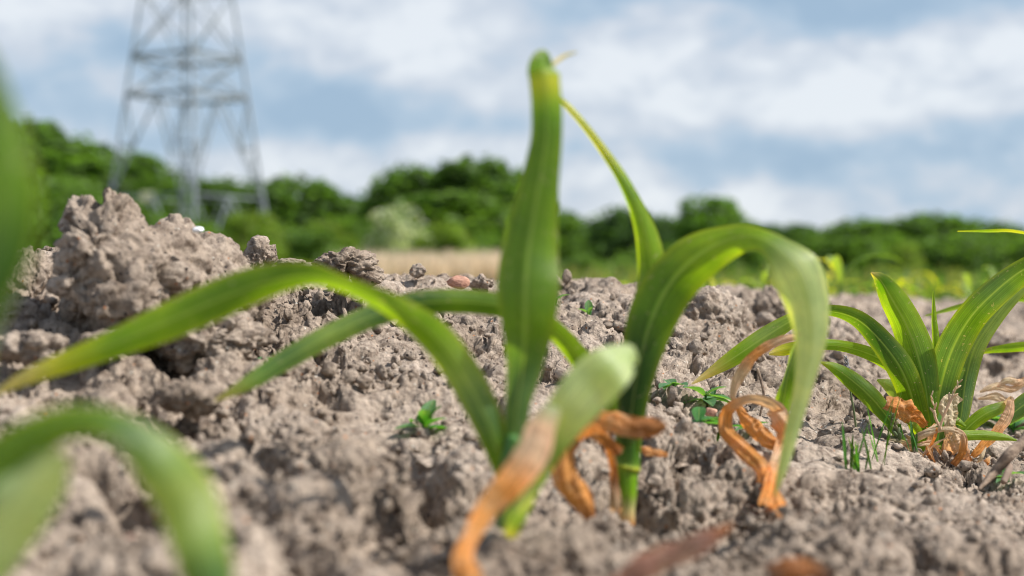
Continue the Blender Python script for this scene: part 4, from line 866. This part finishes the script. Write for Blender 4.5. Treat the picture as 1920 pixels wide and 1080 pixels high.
PR = {'oak': tree_proto(1, dict(lobes=70, w=4.2, base=.08, r=1.15), gr, 9000), 'ash': tree_proto(2, dict(lobes=60, w=3.8, base=.08, r=1.1), gr + lg[:2], 8500),
      'light': tree_proto(3, dict(lobes=60, w=4.0, base=.06, r=1.1), lg, 8000), 'dark': tree_proto(4, dict(lobes=60, w=3.6, base=.08, r=1.1), dk, 8000),
      'poplar': tree_proto(5, dict(lobes=40, w=3.0, base=.03, r=1.7, taper=.3), [(.11, .20, .04), (.14, .23, .05)], 7500, .42),
      'bush': tree_proto(6, dict(lobes=26, w=5.2, base=.05, r=2.2, taper=.6), lg + gr, 5000, .5, .1), 'ybush': tree_proto(7, dict(lobes=24, w=5.2, base=.05, r=2.2, taper=.6), yl, 5000, .5, .1),
      'blossom': tree_proto(8, dict(lobes=26, w=4.8, base=.05, r=1.9, taper=.6, sprig=(.6, (.68, .66, .60))), lg, 5600, .5, .1)}
def put_tree(kind, name, px, top, wpx, d, label, cat='tree', rz=None):
    pr = PR[kind]; root, wd, ht, u = pr
    if u: root = copy_tree(root)
    else: pr[3] = True
    x = (px - 960) * K * d; z0 = gz(x, d) - .05; H = CZ + (HY - top) * K * d - z0
    root.name = name; root.location = (x, d, z0); sx = 1.45 * wpx * K * d / wd; root.scale = (sx, sx, .96 * H / ht); root.rotation_euler = (0, 0, rz if rz is not None else (px * 1.7) % 6.28)
    root['label'] = label; root['category'] = cat
T = [('oak', -130, 215, 300, 90, 'broadleaf tree mostly beyond the left edge'), ('oak', 30, 232, 250, 95, 'tallest broadleaf tree at the left edge, behind the blurred blade'),
     ('ash', 130, 285, 190, 98, 'green tree behind the peak of the tallest clod'), ('oak', 215, 288, 190, 102, 'round tree at the left foot of the pylon'), ('ash', 268, 330, 120, 106, 'shorter tree between the pylon legs, left'),
     ('oak', 385, 338, 140, 112, 'tree behind the middle pylon legs'), ('dark', 445, 340, 130, 116, 'dark tree behind the right pylon leg'), ('oak', 545, 334, 140, 112, 'round-topped tree just right of the pylon'),
     ('dark', 615, 368, 120, 118, 'small dark tree sloping down right of the pylon'), ('oak', 680, 378, 110, 112, 'low tree left of the big centre crown'),
     ('oak', 762, 314, 110, 100, 'narrow left shoulder of the big centre tree group'), ('dark', 820, 318, 130, 104, 'dark tree in the middle of the centre group'), ('oak', 898, 300, 150, 98, 'tallest tree of the centre group'),
     ('ash', 950, 330, 110, 100, 'tree at the right end of the centre group, touching the tall blade'), ('light', 850, 362, 170, 85, 'lighter green tree in front of the centre group'),
     ('ash', 1040, 395, 70, 120, 'small tree peeping out right of the tall blade'), ('dark', 1100, 412, 120, 170, 'low blue-green wood edge right of the tall blade'), ('dark', 1170, 392, 100, 160, 'dark tree behind the narrow bending leaf'),
     ('dark', 1240, 408, 100, 160, 'dark tree left of the feathery light tree'), ('poplar', 1330, 368, 100, 120, 'feathery light green tree above the arching leaf'), ('dark', 1402, 420, 110, 165, 'dark tree behind the top of the arching leaf'),
     ('dark', 1475, 424, 110, 165, 'dark tree behind the drooping pale leaf'), ('oak', 1545, 430, 100, 160, 'low tree right of the drooping pale leaf'), ('oak', 1612, 412, 110, 160, 'tree above the tip of the upright pointed leaf'),
     ('ash', 1672, 416, 100, 160, 'tree in the row left of the tallest right-hand tree'), ('oak', 1738, 402, 120, 155, 'tallest tree in the right-hand row'), ('ash', 1800, 414, 100, 160, 'tree behind the thin yellow leaf end'),
     ('dark', 1868, 418, 90, 165, 'dark tree near the right edge'), ('oak', 1925, 430, 110, 160, 'tree cut by the right edge')]
for k, px, top, w, d, lab in T: put_tree(k, 'tree', px, top, w, d, 'blurred ' + lab)
Bq = [('ybush', 478, 396, 90, 70, 'pale yellow-green bush at the right foot of the pylon'), ('bush', 420, 425, 100, 72, 'green bush between the pylon legs'), ('bush', 560, 420, 110, 75, 'green bush right of the pale yellow bush'),
      ('ybush', 615, 415, 90, 78, 'yellow-green bush left of the white-blossomed shrub'), ('bush', 675, 405, 90, 80, 'green bush just left of the white-blossomed shrub'), ('ybush', 835, 418, 84, 66, 'rounded yellow-green bush right of the white-blossomed shrub'),
      ('bush', 905, 440, 80, 70, 'low green bush beside the tall blade'), ('blossom', 748, 388, 74, 68, 'white-blossomed hawthorn shrub before the centre trees'), ('bush', 320, 400, 130, 76, 'green bush behind the white pebble on the tallest clod'),
      ('bush', 90, 330, 190, 72, 'bright green bush behind the clods at the left'), ('bush', 220, 365, 120, 75, 'green bush hidden partly by the tallest clod'), ('bush', 1095, 478, 70, 60, 'brownish low bush right of the tall blade'), ('bush', 1150, 486, 80, 62, 'low green bush left of the narrow leaf'),
      ('bush', 1290, 450, 110, 90, 'green bush under the feathery light tree'), ('bush', 1370, 452, 100, 92, 'green bush behind the arching leaf'), ('light', 1560, 448, 120, 100, 'light bush at the foot of the right-hand trees'),
      ('bush', 1640, 440, 130, 105, 'green bush behind the tip of the upright pointed leaf'), ('ybush', 1695, 455, 50, 100, 'yellowish bush in the middle of the right-hand row'), ('bush', 1770, 436, 130, 105, 'green bush under the tallest right-hand tree'),
      ('bush', 1880, 444, 130, 105, 'green bush at the right edge'), ('bush', 1460, 460, 120, 100, 'green bush below the drooping pale leaf bend'), ('bush', 1215, 460, 90, 95, 'dark-green bush behind the narrow leaf')]
for k, px, top, w, d, lab in Bq: put_tree(k, 'bush', px, top, w, d, 'blurred ' + lab, 'bush')

# ------------------------------------------------------------------ pylon
def pylon():
    d = 84.; cx = (352 - 960) * K * d; z0 = gz(cx, d) - .2
    root = empty('electricity_pylon', (cx, d, z0), 'grey lattice steel electricity pylon at the left, its top beyond the frame', 'pylon')
    def bar(a, b, w, acc):
        a, b = np.array(a, float), np.array(b, float); ax = b - a; ln = np.linalg.norm(ax); ax /= ln; e = np.cross(ax, [.21, .95, .17]); e /= np.linalg.norm(e); f = np.cross(ax, e)
        V, F = acc; k = len(V); h = w / 2; t = w * .14
        # L-section angle iron: two thin flanges
        for (u0, u1, v0, v1) in ((-h, h, -h, -h + t), (-h, -h + t, -h + t, h)):
            k = len(V)
            for p in (a, b):
                for (u, v) in ((u0, v0), (u1, v0), (u1, v1), (u0, v1)): V.append(p + e * u + f * v)
            for q in ((0, 1, 2, 3), (7, 6, 5, 4), (0, 4, 5, 1), (1, 5, 6, 2), (2, 6, 7, 3), (3, 7, 4, 0)): F.append([k + i for i in q])
    zt = 15.0
    def half(z):  # corner radius of the square plan
        px_half = 84 + (134 - 84) * (HY - 0 - (z + z0 - CZ) / (K * d)) / 330. if True else 0
        return max(px_half * K * d, .7)
    al = math.radians(17); angs = [al, al + math.pi / 2, al + math.pi, al + 1.5 * math.pi]
    def cn(i, z): r = half(z) if z < 24 else max(half(24) * (1 - (z - 24) / 30), .4); return (r * math.cos(angs[i % 4]), r * math.sin(angs[i % 4]), z)
    for i in range(4):
        acc = ([], []); zs = [0, 3, 7.5, 11.2, 13.5, 18, 22, 26, 32, 38, 42]
        for a, b in zip(zs[:-1], zs[1:]): bar(cn(i, a), cn(i, b), .18 if a < 14 else .15, acc)
        mesh_np('leg', acc[0], acc[1], M_steel, root, smooth=False)
    zlev = [.0, 5.4, 11.3, 13.6, 17.5, 21, 24.5, 28, 32, 36, 40, 42]
    for i in range(4):
        acc = ([], [])
        for a, b in zip(zlev[:-1], zlev[1:]):
            w = .125 if a < 20 else .10
            p, q, r_, s = np.array(cn(i, a)), np.array(cn(i + 1, a)), np.array(cn(i, b)), np.array(cn(i + 1, b))
            if a in (0., 5.4):                      # K bracing in the lower panels
                m = (r_ + s) / 2
                bar(p, m, w, acc); bar(q, m, w, acc); bar((p + m) / 2, (p + r_) / 2, .09, acc); bar((q + m) / 2, (q + s) / 2, .09, acc); bar((p + m) / 2, r_, .09, acc); bar((q + m) / 2, s, .09, acc); bar((p * 3 + m) / 4, (p * 3 + r_) / 4, .07, acc); bar((q * 3 + m) / 4, (q * 3 + s) / 4, .07, acc); bar((p * 3 + m) / 4, (p + r_) / 2, .07, acc); bar((q * 3 + m) / 4, (q + s) / 2, .07, acc)
            else: bar(p, s, w * .9, acc); bar(q, r_, w * .9, acc)
            if a > 0: bar(p, q, (.22 if a in (11.3, 13.6) else .07), acc)
        mesh_np('bracing', acc[0], acc[1], M_steel, root, smooth=False)
    acc = ([], []); q = np.array(P(290, 372, d)) - np.array([cx, d, z0]); c0 = np.array(cn(2, q[2])); w = .38
    for dy in (-.02, .02):
        for (u, v) in ((-w, -w * .8), (w, -w * .8), (w, w * .8), (-w, w * .8)): acc[0].append([q[0] + u, c0[1] - .3 + dy, q[2] + v])
    for f in ((0, 1, 2, 3), (7, 6, 5, 4), (0, 4, 5, 1), (1, 5, 6, 2), (2, 6, 7, 3), (3, 7, 4, 0)): acc[1].append(list(f))
    mesh_np('sign_plate', acc[0], acc[1], M_plate, root, smooth=False)['label'] = 'small pale yellow plate'
    for z in (28, 34, 40):
        acc = ([], []); L_ = 6.5 if z != 34 else 8.
        for s in (-1, 1):
            tip = np.array([s * L_, 0, z])
            for i in (0, 1, 2, 3):
                c = cn(i, z)
                if c[0] * s > 0: bar(c, tip, .2, acc); bar(cn(i, z + 1.8), tip, .16, acc)
        mesh_np('cross_arm', acc[0], acc[1], M_steel, root, smooth=False)
pylon()
